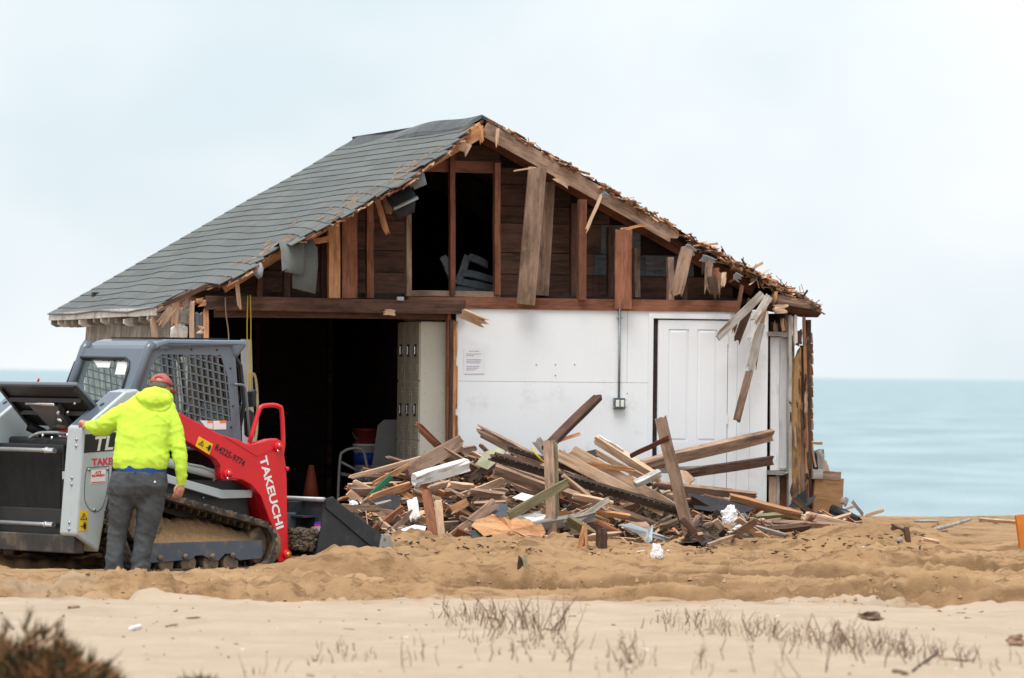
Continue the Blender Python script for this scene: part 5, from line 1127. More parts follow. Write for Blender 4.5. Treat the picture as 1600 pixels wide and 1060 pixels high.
def build_person():
    body = MB(); loft(body, torso_rings(0.86)); 
    hips = [(pm(219, 726, 0), 36 * KM, .12), (pm(216, 745, -.005), 39 * KM, .13), (pm(214, 766, -.005), 36 * KM, .12), (pm(213, 774, 0), 26 * KM, .08)]; loft(body, hips)
    limb(body, RARM + [pm(282.5, 757, 0)], [r_ * .74 for r_ in RR_] + [.028]); limb(body, LARM + [hand_l], [r_ * .74 for r_ in LR_] + [.03])
    LL = [pm(190, 772, 0), pm(188, 800, 0), pm(184, 832, .03), pm(179, 878, 0), pm(178, 893, 0)]; RL = [pm(234, 770, 0), pm(231, 798, 0), pm(225, 832, .03), pm(219, 875, 0), pm(218, 890, 0)]
    limb(body, LL, [.075, .075, .06, .05, .045]); limb(body, RL, [.08, .08, .065, .05, .045])
    limb(body, [pm(245, 622, .13), pm(249, 610, .165)], [.062, .058])   # neck
    hc = pm(251, 602, .19)                                              # skull, jaw, nose, ears
    for c, r_, s in ((hc, .092, (0.86, 1.05, 1.15)), (pm(256, 610, .23), .062, (0.85, 1.0, 1.1))):
        bm = bmesh.new(); bmesh.ops.create_icosphere(bm, subdivisions=3, radius=r_); body.add([c + Vector((v.co.x * s[0], v.co.y * s[1], v.co.z * s[2])) for v in bm.verts], [[v.index for v in f.verts] for f in bm.faces]); bm.free()
    limb(body, [pm(263, 605, .27), pm(269, 609, .30)], [.020, .014], 8)
    limb(body, [pm(262.5, 606, .17), pm(263.5, 612, .175)], [.020, .013], 8); limb(body, [pm(236, 607, .19), pm(236.5, 612, .19)], [.018, .012], 8)
    # right hand, hanging and half curled
    w0, k0 = pm(283, 756, 0), pm(281.5, 764.5, .0); limb(body, [w0, k0], [.030, .040], 10); limb(body, [w0 + Vector((-.012, 0, 0)), k0 + Vector((-.014, 0, 0))], [.025, .032], 10)
    for i, (dx, L_) in enumerate(((-7.5, .9), (-3.2, 1.05), (1.2, 1.0), (5.2, .8))):
        a = pm(281 + dx * .75, 765.5, -.025 + .012 * i); limb(body, [a, pm(280.5 + dx - 1.0, 770.5 + 1.5 * L_, -.035 + .012 * i), pm(278.5 + dx - 1.8 * L_, 774.5 + 2.6 * L_, -.015 + .012 * i)], [.0115, .0105, .0085], 8, 3)
    limb(body, [pm(278, 758.5, -.02), pm(273.5, 763.5, -.04), pm(272.6, 769.5, -.045)], [.015, .012, .009], 8, 3)
    # left hand, fingers over the edge of the panel
    limb(body, [hand_l + Vector((.02, -.01, 0)), hand_l + Vector((-.012, .02, .005))], [.030, .036], 10)
    for i in range(4):
        b_ = hand_l + Vector((-.022 + .004 * i, .0 + .022 * i, .012 + .012 * (i in (1, 2)))); limb(body, [b_, b_ + Vector((-.028, .012, .010)), b_ + Vector((-.040, .02, -.016)), b_ + Vector((-.032, .024, -.038))], [.0125, .0115, .0105, .009], 8, 3)
    limb(body, [hand_l + Vector((.0, -.03, -.005)), hand_l + Vector((-.02, -.038, -.022)), hand_l + Vector((-.022, -.03, -.045))], [.014, .012, .010], 8, 3)
    remesh(body, 'body', 0.0065, 3, SKIN, man)
    # hoodie
    h = MB(); loft(h, torso_rings(1.0)); limb(h, RARM, RR_); limb(h, LARM, LR_)
    limb(h, [pm(283, 749, -.01), pm(283, 755, -.005)], [.044, .043], 12)
    ring = []
    for k in range(21):
        t = 2 * math.pi * k / 20; back = (1 - math.sin(t)) / 2         # 1 at the back (towards the camera)
        ring.append((pm(243 + 21 * math.cos(t) - 3 * back, 617 + 10.5 * back, 0.135 + 0.105 * math.sin(t)), 0.034 + 0.034 * back))
    h.tube([a for a, _ in ring], [b for _, b in ring], 12)
    limb(h, [pm(219, 622, .05), pm(238, 626, .0), pm(258, 626, .04)], [.055, .080, .062], 14); limb(h, [pm(228, 613, .07), pm(244, 613, .03), pm(261, 616, .08)], [.04, .05, .04], 12)
    z0 = pm(220, 733).z; el = pm(160, 668, .14); er = pm(279, 702)
    cr = [pm(208, 616), pm(238, 641), pm(267, 634)]; cu = [-32, -24, -12, 0, 12, 22, 29]; cz = [pm(0, y).z for y in (613, 624, 635, 640.5, 642, 640, 634)]
    def folds(p):
        q = Vector((p.x, p.y, p.z)); hz = (p.z - z0)
        d = .006 * sn(q, 4, 4, 6) + .004 * sn(q + Vector((q.z * .8, 0, 0)), 11, 8, 4, 3.1) + .0025 * sn(q, 22, 22, 22, 9)
        d += .007 * (1 - abs(sn(q + Vector((q.z * .5, 0, 0)), 6, 5, 4, 11.3))) ** 7 - .002 + .004 * (1 - abs(sn(q, 5, 5, 11, 17.7))) ** 8
        d += .006 * math.exp(-(hz / .09) ** 2) * sn(q, 9, 9, 20, 2.5)
        for e in (el, er):
            r_ = (q - e).length; d += .014 * math.exp(-(r_ / .13) ** 2) * sn(q, 10, 10, 30, 6.3)
        d += -.005 * math.exp(-((p.x - pm(232, 660).x) / .012) ** 2) * (0.25 < hz < 0.5)
        if p.y < YM + .12:
            u = (p.x - cr[1].x) / KM; zc = np.interp(u, cu, cz); d -= .016 * math.exp(-((p.z - zc) / .010) ** 2) * (cu[0] < u < cu[-1])
        return d
    remesh(h, 'hoodie', 0.0105, 5, FLUO, man, folds)
    s_ = MB(); loft(s_, [(pm(220, 741, -.008), 40.5 * KM, .158), (pm(221, 724, -.008), 39 * KM, .155)]); remesh(s_, 'shirt', 0.010, 2, SHIRT, man, lambda p: .004 * sn(p, 20, 20, 4))
    j = MB(); loft(j, [(pm(218.5, 736.5, -.004), 42 * KM, .160), (pm(217, 745, -.008), 45 * KM, .165), (pm(215.5, 760, -.012), 46.5 * KM, .168), (pm(213, 772, -.006), 45 * KM, .150), (pm(212, 784, 0), 30 * KM, .10), (pm(212, 792, 0), 16 * KM, .07)])
    limb(j, [pm(191, 768, 0), pm(188.5, 798, 0), pm(184, 832, .02), pm(179.5, 868, 0), pm(178, 893, 0)], [.128, .110, .087, .082, .086], 14); limb(j, [pm(236, 768, 0), pm(233.5, 798, 0), pm(227.5, 832, .02), pm(221, 868, 0), pm(219, 891, 0)], [.132, .118, .096, .085, .086], 14)
    zk = pm(200, 832).z
    def jf(p):
        d = .004 * sn(p, 6, 6, 9) + .003 * sn(p, 13, 13, 9, 5) + .002 * sn(p, 26, 26, 26)
        d += .005 * (1 - abs(sn(p + Vector((p.z * .4, 0, 0)), 7, 6, 9, 8.1))) ** 7 - .001
        d += .007 * math.exp(-((p.z - zk) / .16) ** 2) * sn(p + Vector((p.z * 1.2, 0, 0)), 12, 9, 13, 1.7); d += .011 * math.exp(-((p.z - zk + .27) / .08) ** 2) * sn(p + Vector((-p.z, 0, 0)), 12, 8, 18, 4.2); d += .010 * math.exp(-((p.z - zk - .26) / .09) ** 2) * sn(p + Vector((p.z * .6, 0, 0)), 22, 10, 12, 2.2)
        d -= .012 * math.exp(-((p.x - pm(213, 760).x) / .010) ** 2) * (p.z > pm(213, 776).z) * (p.y < YM)
        return d
    je = remesh(j, 'jeans', 0.0105, 4, DENIM, man, jf)
    inv = man.matrix_world.inverted()
    for cx in (193, 240):                                               # back pockets as sewn outlines
        P = [(cx - 11, 748), (cx + 11, 747), (cx + 11, 764), (cx, 768), (cx - 11, 765), (cx - 11, 748)]
        MB().tube([inv @ pm(a, b, -.175 + .00025 * (a - 215) ** 2 * .25) for a, b in P], 0.0025, 4).build('pocket_seam', DENIM, je)
    MB().box((-.008, -.002, -.009), (.008, .002, .009), Matrix.Translation(inv @ pm(242, 753, -.163)) @ Matrix.Rotation(.5, 4, 'Y')).build('pocket_tag', WHT, je)
    for cx, yy in ((178, 893), (218, 891)):
        b = MB(); limb(b, [pm(cx, yy - 2, 0), pm(cx + 1, yy + 4, .02), pm(cx + 6, yy + 5, .16)], [.055, .055, .045], 10); remesh(b, 'boot', .012, 2, BOOT, man)
    # hair and cap
    bm = bmesh.new(); bmesh.ops.create_uvsphere(bm, u_segments=28, v_segments=18, radius=.099); hcx = pm(250.5, 601, .185)
    bmesh.ops.delete(bm, geom=[v for v in bm.verts if v.co.z > .04 or v.co.z < -.082 or v.co.y > .055 or (v.co.x > .06 and v.co.z < -.03)], context='VERTS')
    me = bpy.data.meshes.new('hair'); 
    for v in bm.verts: v.co = inv @ (hcx + Vector((v.co.x * .90, v.co.y * 1.06, v.co.z * 1.0)))
    bm.to_mesh(me); bm.free(); o = link('hair', me, HAIR, man, True); so2 = o.modifiers.new('s', 'SOLIDIFY'); so2.thickness = .008
    bm = bmesh.new(); bmesh.ops.create_uvsphere(bm, u_segments=32, v_segments=20, radius=.104)
    bmesh.ops.delete(bm, geom=[v for v in bm.verts if v.co.z < -.012 or (v.co.y < -.06 and abs(v.co.x + .012) < .026 and v.co.z < .034)], context='VERTS')
    rot = Matrix.Rotation(R(-14), 3, 'X') @ Matrix.Rotation(R(8), 3, 'Y'); cc = pm(251.3, 601, .19)
    me = bpy.data.meshes.new('cap')
    for v in bm.verts: v.co = inv @ (cc + rot @ Vector((v.co.x * .97, v.co.y * 1.06, v.co.z * 0.93 + .003 * math.sin(6 * math.atan2(v.co.y, v.co.x)))))
    bm.to_mesh(me); bm.free(); cp = link('cap', me, CAPM, man, True); so2 = cp.modifiers.new('s', 'SOLIDIFY'); so2.thickness = .006
    br = []; 
    for k in range(9):
        t = -1.0 + 2.0 * k / 8; br.append(cc + rot @ Vector((.035 + .095 * math.sin(t) * .9, .075 + .045 * math.cos(t) + .0, -.004)))
    tip_ = [q + rot @ Vector((.04, .075 * (1 - ((k - 4) / 4) ** 2 * .7), -.022)) for k, q in enumerate(br)]
    MB().prism([inv @ q for q in br + tip_[::-1]], [inv @ (q + Vector((0, 0, .005))) for q in br + tip_[::-1]]).build('brim', CAPM, cp)
    a, b = cc + rot @ Vector((-.036, -.100, .002)), cc + rot @ Vector((.014, -.104, .002)); MB().tube([inv @ a, inv @ ((a + b) / 2 + Vector((0, -.006, 0))), inv @ b], .009, 6).build('strap', CAPM, cp)
    MB().box((-.008, -.006, -.008), (.010, .004, .008), Matrix.Translation(inv @ (cc + rot @ Vector((-.008, -.110, .012))))).build('buckle', STEEL, cp, bevel=.002)
    MB().cyl(inv @ (cc + rot @ Vector((0, 0, .094))), inv @ (cc + rot @ Vector((0, 0, .101))), .010, 10).build('button', CAPM, cp, True)
build_person()

# ------------------------------------------------------------------ things in and on the house
def build_lockers():
    u0, u1 = hpx(655, 600, 0.15)[0], hpx(701, 600, 0.15)[0]; v0 = 0.15; dw = 0.305; zt = hpx(680, 503, v0)[1]; zb = zt - 1.83
    root = empty('lockers', HM @ Matrix.Translation((u0, v0, zb))); d = u1 - u0
    tag(root, 'bank of beige metal lockers with three rows of doors in the open bay', 'lockers')
    body = plain('locker_beige', (0.56, 0.53, 0.44), 0.5, 0.04, 5, dirt=(0.42, 0.38, 0.30), dirt_amt=0.15); face = plain('locker_taupe', (0.37, 0.335, 0.265), 0.45, 0.06, 5)
    MB().box((0.012, 0, 0), (d, 3 * dw, 1.83)).build('cabinet', body, root, bevel=0.004)
    MB().box((0.03, 0.02, -0.15), (d - 0.02, 3 * dw - 0.02, -0.002)).build('base', body, root)
    for r_ in range(9):
        for uu in (0.06, d - 0.06): MB().cyl((uu, -0.002, 0.1 + r_ * 0.2), (uu, 0.001, 0.1 + r_ * 0.2), 0.006, 8).build('rivet', face, root)
    for c in range(3):
        for r_ in range(3):
            ya, za = c * dw + 0.008, r_ * 0.61 + 0.010
            dr = MB().box((-0.004, ya, za), (0.012, ya + dw - 0.016, za + 0.59)).build('door', face, root, bevel=0.003)
            yc = ya + (dw - 0.016) / 2
            MB().box((-0.006, yc - 0.045, za + 0.24), (-0.0042, yc + 0.045, za + 0.37)).build('handle_recess', BLK, dr)
            MB().box((-0.025, yc - 0.022, za + 0.26), (-0.0062, yc + 0.022, za + 0.35)).build('handle', CHROME, dr, bevel=0.006)
            for g in (0.08, 0.46):
                for k in range(3): MB().box((-0.012, yc - 0.07, za + g + k * 0.03), (-0.0042, yc + 0.07, za + g + k * 0.03 + 0.012)).build('louvre', face, dr)
build_lockers()
def build_notice():
    pts = [(725, 544), (757, 545), (757, 584), (725, 584.5)]; P = [hpt(a, b, -0.006) for a, b in pts]; M = HM.copy(); M.translation = P[3]
    root = MB().prism([M.inverted() @ q for q in P], [M.inverted() @ (q + HV * 0.002) for q in P]).build('paper_notice', PAPER); root.matrix_world = M
    tag(root, 'white printed notice sheet pinned to the white wall', 'notice')
    ink = plain('notice_ink', (0.36, 0.36, 0.50), 0.7, 0.2, 60); rr = random.Random(9)
    lines = [(549, 733, 749), (553.4, 728.5, 752), (556, 728.5, 741), (562, 729, 752), (564.6, 729, 751), (567.2, 729, 750), (573, 729, 749.5), (575.6, 729, 748), (578.2, 729, 743.5)]
    for y, a, b in lines:                                               # print too small to read: word-shaped strokes
        x = a
        m = MB()
        while x < b:
            w_ = min(rr.uniform(1.5, 4.5), b - x); q = [M.inverted() @ hpt(*t, -0.0075) for t in ((x, y + .65), (x + w_, y + .65), (x + w_, y - .65), (x, y - .65))]; m.prism(q, [t + Vector((0, 0.001, 0)) for t in q]); x += w_ + 0.9
        m.build('print_line', ink, root)
build_notice()
def bay(px, py, v): return HM @ hl(px, py, v)
def build_bay():
    # traffic cone
    b = HM @ Vector((hpx(486, 760, 1.6)[0], 1.6, FLOOR)); c = empty('traffic_cone', Matrix.Translation(b)); tag(c, 'orange traffic cone standing in the dark bay', 'traffic cone')
    oc = plain('cone_orange', (0.26, 0.05, 0.02), 0.6, 0.15); MB().tube([(0, 0, 0.03), (0, 0, 0.5)], [0.115, 0.028], 20).build('cone', oc, c, True); MB().box((-0.17, -0.17, 0), (0.17, 0.17, 0.03)).build('base', oc, c, bevel=0.01)
    # stacked buckets
    for k, (z0, col, nm) in enumerate(((0.0, (0.62, 0.62, 0.62), 'white'), (0.36, (0.62, 0.62, 0.62), 'white'), (0.72, (0.20, 0.015, 0.02), 'red'))):
        p = HM @ Vector((hpx(573, 700, 2.0)[0], 2.0, FLOOR + z0)); o = empty('plastic_bucket', Matrix.Translation(p)); h_ = 0.36 if k < 2 else 0.16
        tag(o, ('bottom white bucket of the stack in the dark bay', 'white bucket with a blue band, middle of the stack', 'short red tub on top of the bucket stack')[k], 'bucket', 'buckets stacked in the bay')
        mt = plain('bucket_' + nm, col, 0.4, 0.05); MB().tube([(0, 0, 0), (0, 0, h_ - 0.02), (0, 0, h_ - 0.019), (0, 0, h_)], [0.125, 0.142, 0.150, 0.150], 24).build('pail', mt, o, True)
        if k == 1: MB().tube([(0, 0, 0.14), (0, 0, 0.27)], [0.1345, 0.1425], 24).build('band', plain('band_blue', (0.02, 0.06, 0.33), 0.4), o, True)
        MB().tube([(0.15 * math.cos(t), 0.15 * math.sin(t) * 0.3 - 0.13, h_ - 0.03 - 0.10 * math.sin(t)) for t in np.linspace(0, math.pi, 11)], 0.004, 6).build('handle', STEEL, o)
    # leaning board
    o = sheet('leaning_panel', [(571, 804), (590, 665), (600, 656), (622, 656), (622, 804)], 1.2, plain('panel_grey', (0.16, 0.155, 0.15), 0.7, 0.1), None, T=0.03, warp=0.0, ptf=lambda a, b, v: HM @ hl(a, b, v)); tag(o, 'dull grey panel leaning behind the lockers in the bay', 'panel')
    # tubular chair
    ch = empty('chair', Matrix.Translation(HM @ Vector((hpx(552, 760, 1.2)[0], 1.2, FLOOR)))); tag(ch, 'old tubular metal chair lying behind the rubble in the bay', 'chair'); mi = ch.matrix_world.inverted(); al = plain('chair_tube', (0.22, 0.21, 0.19), 0.4, 0.1, metal=0.3)
    for v in (1.05, 1.45):
        MB().tube([mi @ bay(a, b, v) for a, b in smooth2([(527, 803), (531, 720), (537, 706), (550, 701), (563, 702), (570, 712), (578, 760), (584, 803)])], 0.016, 8).build('frame', al, ch, True)
    MB().tube([mi @ bay(533, 722, 1.05), mi @ bay(566, 740, 1.05)], 0.014, 8).build('stretcher', al, ch, True); MB().prism([mi @ bay(a, b, 1.07) for a, b in ((533, 738), (570, 745), (571, 750), (533, 743))], [mi @ bay(a, b, 1.44) for a, b in ((533, 738), (570, 745), (571, 750), (533, 743))]).build('seat', plain('chair_seat', (0.12, 0.11, 0.10)), ch)
    # pale door leaf, hose coil, hanging cords behind the cab
    o = sheet('loose_door', [(376, 530), (393, 531), (401, 807), (380, 807)], 0.25, plain('grey_white', (0.5, 0.5, 0.52), 0.6), None, T=0.035, warp=0, ptf=lambda a, b, v: HM @ hl(a, b, v)); tag(o, 'pale grey door leaf standing behind the loader cab', 'door')
    P = [bay(396 + 6.5 * math.cos(t), 640 + 56 * math.sin(t), 0.18) for t in np.linspace(0, 2 * math.pi, 40)]; o = MB().tube(P, 0.014, 8).build('hose_coil', plain('hose_tan', (0.42, 0.34, 0.20), 0.6), None, True); tag(o, 'tan hose coiled in an oval beside the pale door leaf', 'hose')
    for pts, lab, r_, mt in (([(387, 462), (386, 520), (387.5, 590), (385, 640)], 'yellow cord hanging left of a matching cord from the tie beam', .006, 'y'), ([(391, 461), (392, 510), (391, 600), (390, 640)], 'yellow cord hanging right of a matching cord from the tie beam', .006, 'y'), ([(352, 465), (353, 490), (357, 520), (358, 560)], 'thin tan rope hanging above the loader cab roof', .007, 't')):
        o = MB().tube([bay(a, b, -0.14) for a, b in smooth2(pts)], r_, 6).build('cord', plain('cord_' + mt, (0.55, 0.40, 0.03) if mt == 'y' else (0.3, 0.22, 0.14), 0.6), None, True); tag(o, lab, 'cord')
    # boards in the loft
    rr = random.Random(6); LG = plain('loft_grey', (0.20, 0.22, 0.235), 0.7, 0.2, 8)
    for k, (a, b, c, d, lab) in enumerate(((712, 452, 772, 462, 'lowest grey board of the pile in the loft'), (716, 440, 773, 452, 'second lowest grey board of the loft pile'), (722, 426, 770, 437, 'upper grey board of the loft pile'), (716, 445, 732, 398, 'short grey board tilted up on the loft pile'), (692, 400, 706, 436, 'thin grey board leaning beside the loft stud'), (735, 402, 762, 414, 'topmost grey scrap of the loft pile'))):
        o = board_between('grey_board', bay(a, b, 1.0), bay(c, d, 1.15), 0.075, 0.04, LG, None, view=(0, -1, 0), roll=-20, r0=.02, r1=.02); tag(o, lab, 'board', 'grey boards in the loft')
build_bay()

# ------------------------------------------------------------------ rubble in front of the house
VIEW = (0, -1, 0.03)
def dz(v): return hpt
def plank(label, a, va, b, vb_, wpx, mat, T=0.04, roll=0.0, r0=0.05, r1=0.05, group='larger boards in the rubble', name='broken_board', cat='board', bow=0.0, nl=4):
    p, q = hpt(a[0], a[1], va), hpt(b[0], b[1], vb_)
    o = board_between(name, p, q, wpx / PXM, T, mat, None, VIEW, roll, r0, r1, bow, nl)
    return tag(o, label, cat, group)
big = [
 ('thick dark brown beam with torn orange underside rising against the white wall', (852, 702), -0.9, (936, 618), -0.35, 14, W_DARK, .06, -35, .02, .05),
 ('long orange splinter beside the dark rising beam', (846, 699), -0.9, (908, 677), -0.6, 5, W_ORANGE, .025, 10, .04, .04),
 ('long greyish brown board sloping down to the right against the wall', (742, 670), -0.5, (884, 742), -1.0, 17, W_BROWN, .05, 30, .12, .02),
 ('upright weathered plank standing in the middle of the pile', (857, 686), -2.1, (863, 848), -2.4, 15, W_BROWN, .04, 20, .05, .02),
 ('narrow upright strip behind the middle upright plank', (866, 686), -2.05, (871, 846), -2.3, 9, W_OLIVE, .03, 0, .06, .03),
 ('board with old white paint sloping right in front of the wall', (928, 684), -1.2, (1032, 750), -1.7, 14, W_TAN, .06, 40, .04, .02),
 ('narrow white painted strip on the sloping board', (934, 683), -1.24, (974, 706), -1.45, 8, W_WHITE, .02, 40, .02, .05),
 ('tan stick below the white painted board', (930, 707), -1.3, (1008, 748), -1.7, 9, W_TAN, .04, 20, .03, .03),
 ('wide pale plank, upper of a pair sloping right', (893, 704), -1.45, (1060, 800), -1.95, 19, W_TAN, .03, 12, .02, .02),
 ('wide pale plank, lower of a pair sloping right', (868, 708), -1.5, (1040, 800), -2.0, 17, W_TAN, .03, 8, .02, .02),
 ('orange lath lying across the pale planks', (915, 722), -1.6, (992, 737), -1.75, 7, W_ORANGE, .03, 10, .06, .03),
 ('short white sided block on the pale planks', (991, 758), -2.0, (1032, 738), -1.9, 11, W_WHITE, .06, 50, .02, .02),
 ('long tarred beam studded with nails, upper one', (790, 699), -1.35, (1076, 792), -1.7, 8, W_TAR, .05, 20, .05, .05),
 ('long tarred beam studded with nails, lower one', (764, 712), -1.75, (1082, 805), -2.05, 13, W_TAR, .06, 25, .05, .05),
 ('heavy dark timber low in the middle of the pile', (772, 734), -1.35, (1066, 842), -1.9, 20, W_BROWN, .10, 28, .02, .03),
 ('heavy brown timber end showing left of the middle upright', (772, 728), -1.3, (862, 762), -1.5, 19, W_BROWN, .08, 25, .03, .03),
 ('reddish brown plank standing steeply in front of the door', (1031, 651), -2.15, (1078, 838), -2.35, 18, W_BROWN, .035, 18, .03, .06),
 ('long brown beam leaning right towards the house corner', (1000, 728), -0.9, (1208, 680), -0.25, 18, W_BROWN, .08, 28, .02, .04),
 ('dark narrow beam below the long leaning beam', (1066, 741), -0.8, (1208, 719), -0.2, 14, W_DARK, .06, 15, .02, .02),
 ('grey stub of timber under the leaning beam', (1000, 736), -0.85, (1096, 733), -0.6, 8, W_GREY, .05, 20, .02, .02),
 ('thin reddish stick crossing the steep plank', (984, 714), -1.9, (1046, 683), -2.25, 7, W_RED, .03, 10, .03, .03),
 ('pale wedge of wood right of the steep plank', (1062, 735), -1.2, (1082, 754), -1.3, 13, W_TAN, .02, 0, .06, .02),
 ('long dark plank low in front of the door', (1020, 757), -1.1, (1184, 776), -0.8, 12, W_BROWN, .06, 30, .02, .05),
 ('orange edged timber lying low on the right', (1138, 777), -1.2, (1252, 806), -1.3, 12, W_ORANGE, .06, 30, .03, .02),
 ('red brown timber lying behind the orange edged one', (1098, 777), -1.0, (1242, 810), -1.15, 11, W_RED, .05, 25, .03, .02),
 ('greenish grey board pointing up to the right', (794, 806), -2.6, (888, 754), -2.45, 14, W_OLIVE, .03, 18, .02, .02),
 ('grey block of timber lying at the foot of the upright plank', (832, 824), -2.4, (930, 806), -2.2, 14, W_GREY, .07, 30, .03, .02),
 ('short pale board lying level right of the upright plank', (894, 775), -2.1, (958, 788), -2.1, 9, W_TAN, .04, 30, .02, .02),
 ('whitish stick pointing up below the tarred beams', (902, 813), -2.3, (952, 780), -2.1, 8, W_GREY, .03, 10, .02, .02),
 ('painted pale block near the foot of the upright plank', (884, 810), -2.5, (926, 836), -2.5, 14, W_OLIVE, .06, 35, .02, .06),
 ('white faced beam end on the left of the pile', (646, 750), -1.6, (731, 726), -1.2, 18, W_WHITE, .09, 24, .02, .02),
 ('brown beam on the left topped by a torn orange end', (634, 738), -1.2, (728, 688), -0.9, 22, W_BROWN, .07, 10, .02, .08),
 ('grey brown plank behind the torn beam on the left', (650, 720), -1.0, (746, 700), -0.8, 10, W_BROWN, .04, 20, .05, .05),
 ('thin board edged with black felt reaching far left', (544, 747), -1.2, (660, 716), -1.1, 7, W_TAN, .03, 20, .06, .02),
 ('orange stick below the felt edged board', (582, 757), -1.4, (640, 727), -1.2, 7, W_ORANGE, .03, 20, .02, .05),
 ('green painted strip on the left side of the pile', (578, 776), -1.5, (613, 744), -1.4, 8, W_GREEN, .03, 20, .01, .02),
 ('orange board lying below the green strip', (576, 780), -1.6, (642, 758), -1.5, 11, W_ORANGE, .04, 20, .05, .02),
 ('rough brown block at the far left of the pile', (545, 768), -1.3, (592, 766), -1.2, 11, W_BROWN, .08, 20, .03, .02),
 ('reddish plank standing at the left front', (665, 764), -2.3, (678, 846), -2.45, 14, W_RED, .03, 14, .02, .02),
 ('split tan plank beside the reddish standing plank', (684, 780), -2.3, (689, 844), -2.4, 12, W_TAN, .02, -10, .05, .02),
 ('brown plank with worn patch slanting at the left front', (700, 845), -2.5, (776, 784), -2.2, 15, W_BROWN, .045, 20, .02, .04),
 ('thin tan lath under the slanting worn plank', (702, 852), -2.52, (734, 826), -2.45, 6, W_TAN, .03, 20, .02, .04),
 ('flat grey board lying above the bucket lip', (558, 802), -2.1, (609, 789), -1.9, 18, W_GREY, .03, 45, .02, .02),
 ('tan lath sloping down behind the bucket', (582, 806), -2.2, (620, 838), -2.4, 10, W_TAN, .05, 25, .02, .02),
 ('broken white painted scrap in the left half', (643, 778), -2.1, (650, 816), -2.3, 16, W_WHITE, .03, 0, .03, .06),
 ('long brown lath sloping behind the worn plank', (600, 842), -2.4, (646, 800), -2.2, 9, W_BROWN, .04, 20, .02, .02),
 ('brown board lying across the left centre', (733, 768), -2.1, (790, 776), -2.0, 11, W_BROWN, .05, 35, .02, .06),
 ('pale board lying left of the centre, lower', (668, 764), -1.9, (704, 755), -1.8, 9, W_TAN, .04, 30, .06, .02),
 ('pale board lying left of the centre, upper', (700, 757), -1.9, (742, 762), -1.8, 10, W_TAN, .04, 30, .02, .04),
 ('short bright orange block in the left centre', (703, 799), -2.3, (730, 785), -2.2, 12, W_ORANGE, .04, 5, .02, .01),
 ('long board lying flat at the right end of the rubble', (1205, 818), -1.6, (1330, 822), -1.5, 8, W_BROWN, .05, 30, .03, .03),
 ('mossy board lying flat by the house corner', (1180, 808), -1.4, (1240, 806), -1.2, 9, W_OLIVE, .05, 35, .02, .03),
 ('tan timber lying by the plinth', (1256, 806), -1.2, (1300, 814), -1.1, 11, W_TAN, .06, 30, .04, .03),
 ('pale splintered board half buried at the right', (1160, 818), -1.9, (1230, 838), -2.0, 7, W_GREY, .03, 30, .06, .06),
 ('tan stick poking up from the right end of the rubble', (1352, 806), -0.9, (1381, 797), -0.9, 5, W_TAN, .03, 10, .01, .01),
 ('dark plank end lying low in the centre', (930, 800), -2.1, (985, 808), -2.1, 8, W_ORANGE, .04, 30, .02, .03),
]
for t in big: plank(*t[:7], T=t[7], roll=t[8], r0=t[9], r1=t[10])
# nails on the tarred beams are part of them
for o in [o for o in bpy.data.objects if o.parent is None and o.get('label', '').startswith('long tarred')]:
    L = max(v.co.x for v in o.data.vertices); wy = max(v.co.y for v in o.data.vertices); zt_ = max(v.co.z for v in o.data.vertices)
    m = MB()
    for k in range(int(L / .06)):
        for y in (-wy * .8, wy * .8): m.cyl((.03 + k * .06, y, zt_ * .9), (.03 + k * .06, y + random.uniform(-.004, .004), zt_ + .014), .0035, 5)
    q = m.build('nails', STEEL, o); q['kind'] = 'stuff'
# smaller broken boards
TOPX, TOPY = zip(*[(556, 770), (600, 748), (640, 726), (700, 705), (760, 703), (830, 714), (900, 722), (960, 738), (1020, 764), (1100, 780), (1180, 790), (1260, 803), (1340, 812)])
BOTX, BOTY = zip(*[(556, 792), (600, 832), (640, 848), (700, 850), (860, 852), (1000, 850), (1100, 832), (1200, 832), (1340, 832)])
def pile_pt(x, f):                                                      # f: 0 top at the wall side .. 1 foot of the pile
    t, b = np.interp(x, TOPX, TOPY), np.interp(x, BOTX, BOTY); return hpt(x, t + (b - t) * f, -0.55 - 2.0 * f * (1.0 if x < 1100 else max(.5, 1 - (x - 1100) / 400)))
rr = random.Random(21); mats = [W_BROWN] * 6 + [W_ORANGE] * 4 + [W_TAN] * 6 + [W_RED] * 4 + [W_DARK] * 3 + [W_GREY] * 1 + [W_TAR] * 1
names_ = {W_BROWN.name: 'brown', W_ORANGE.name: 'orange', W_TAN.name: 'tan', W_RED.name: 'reddish', W_DARK.name: 'dark', W_GREY.name: 'grey', W_WHITE.name: 'white painted', W_OLIVE.name: 'olive', W_TAR.name: 'tarred black'}
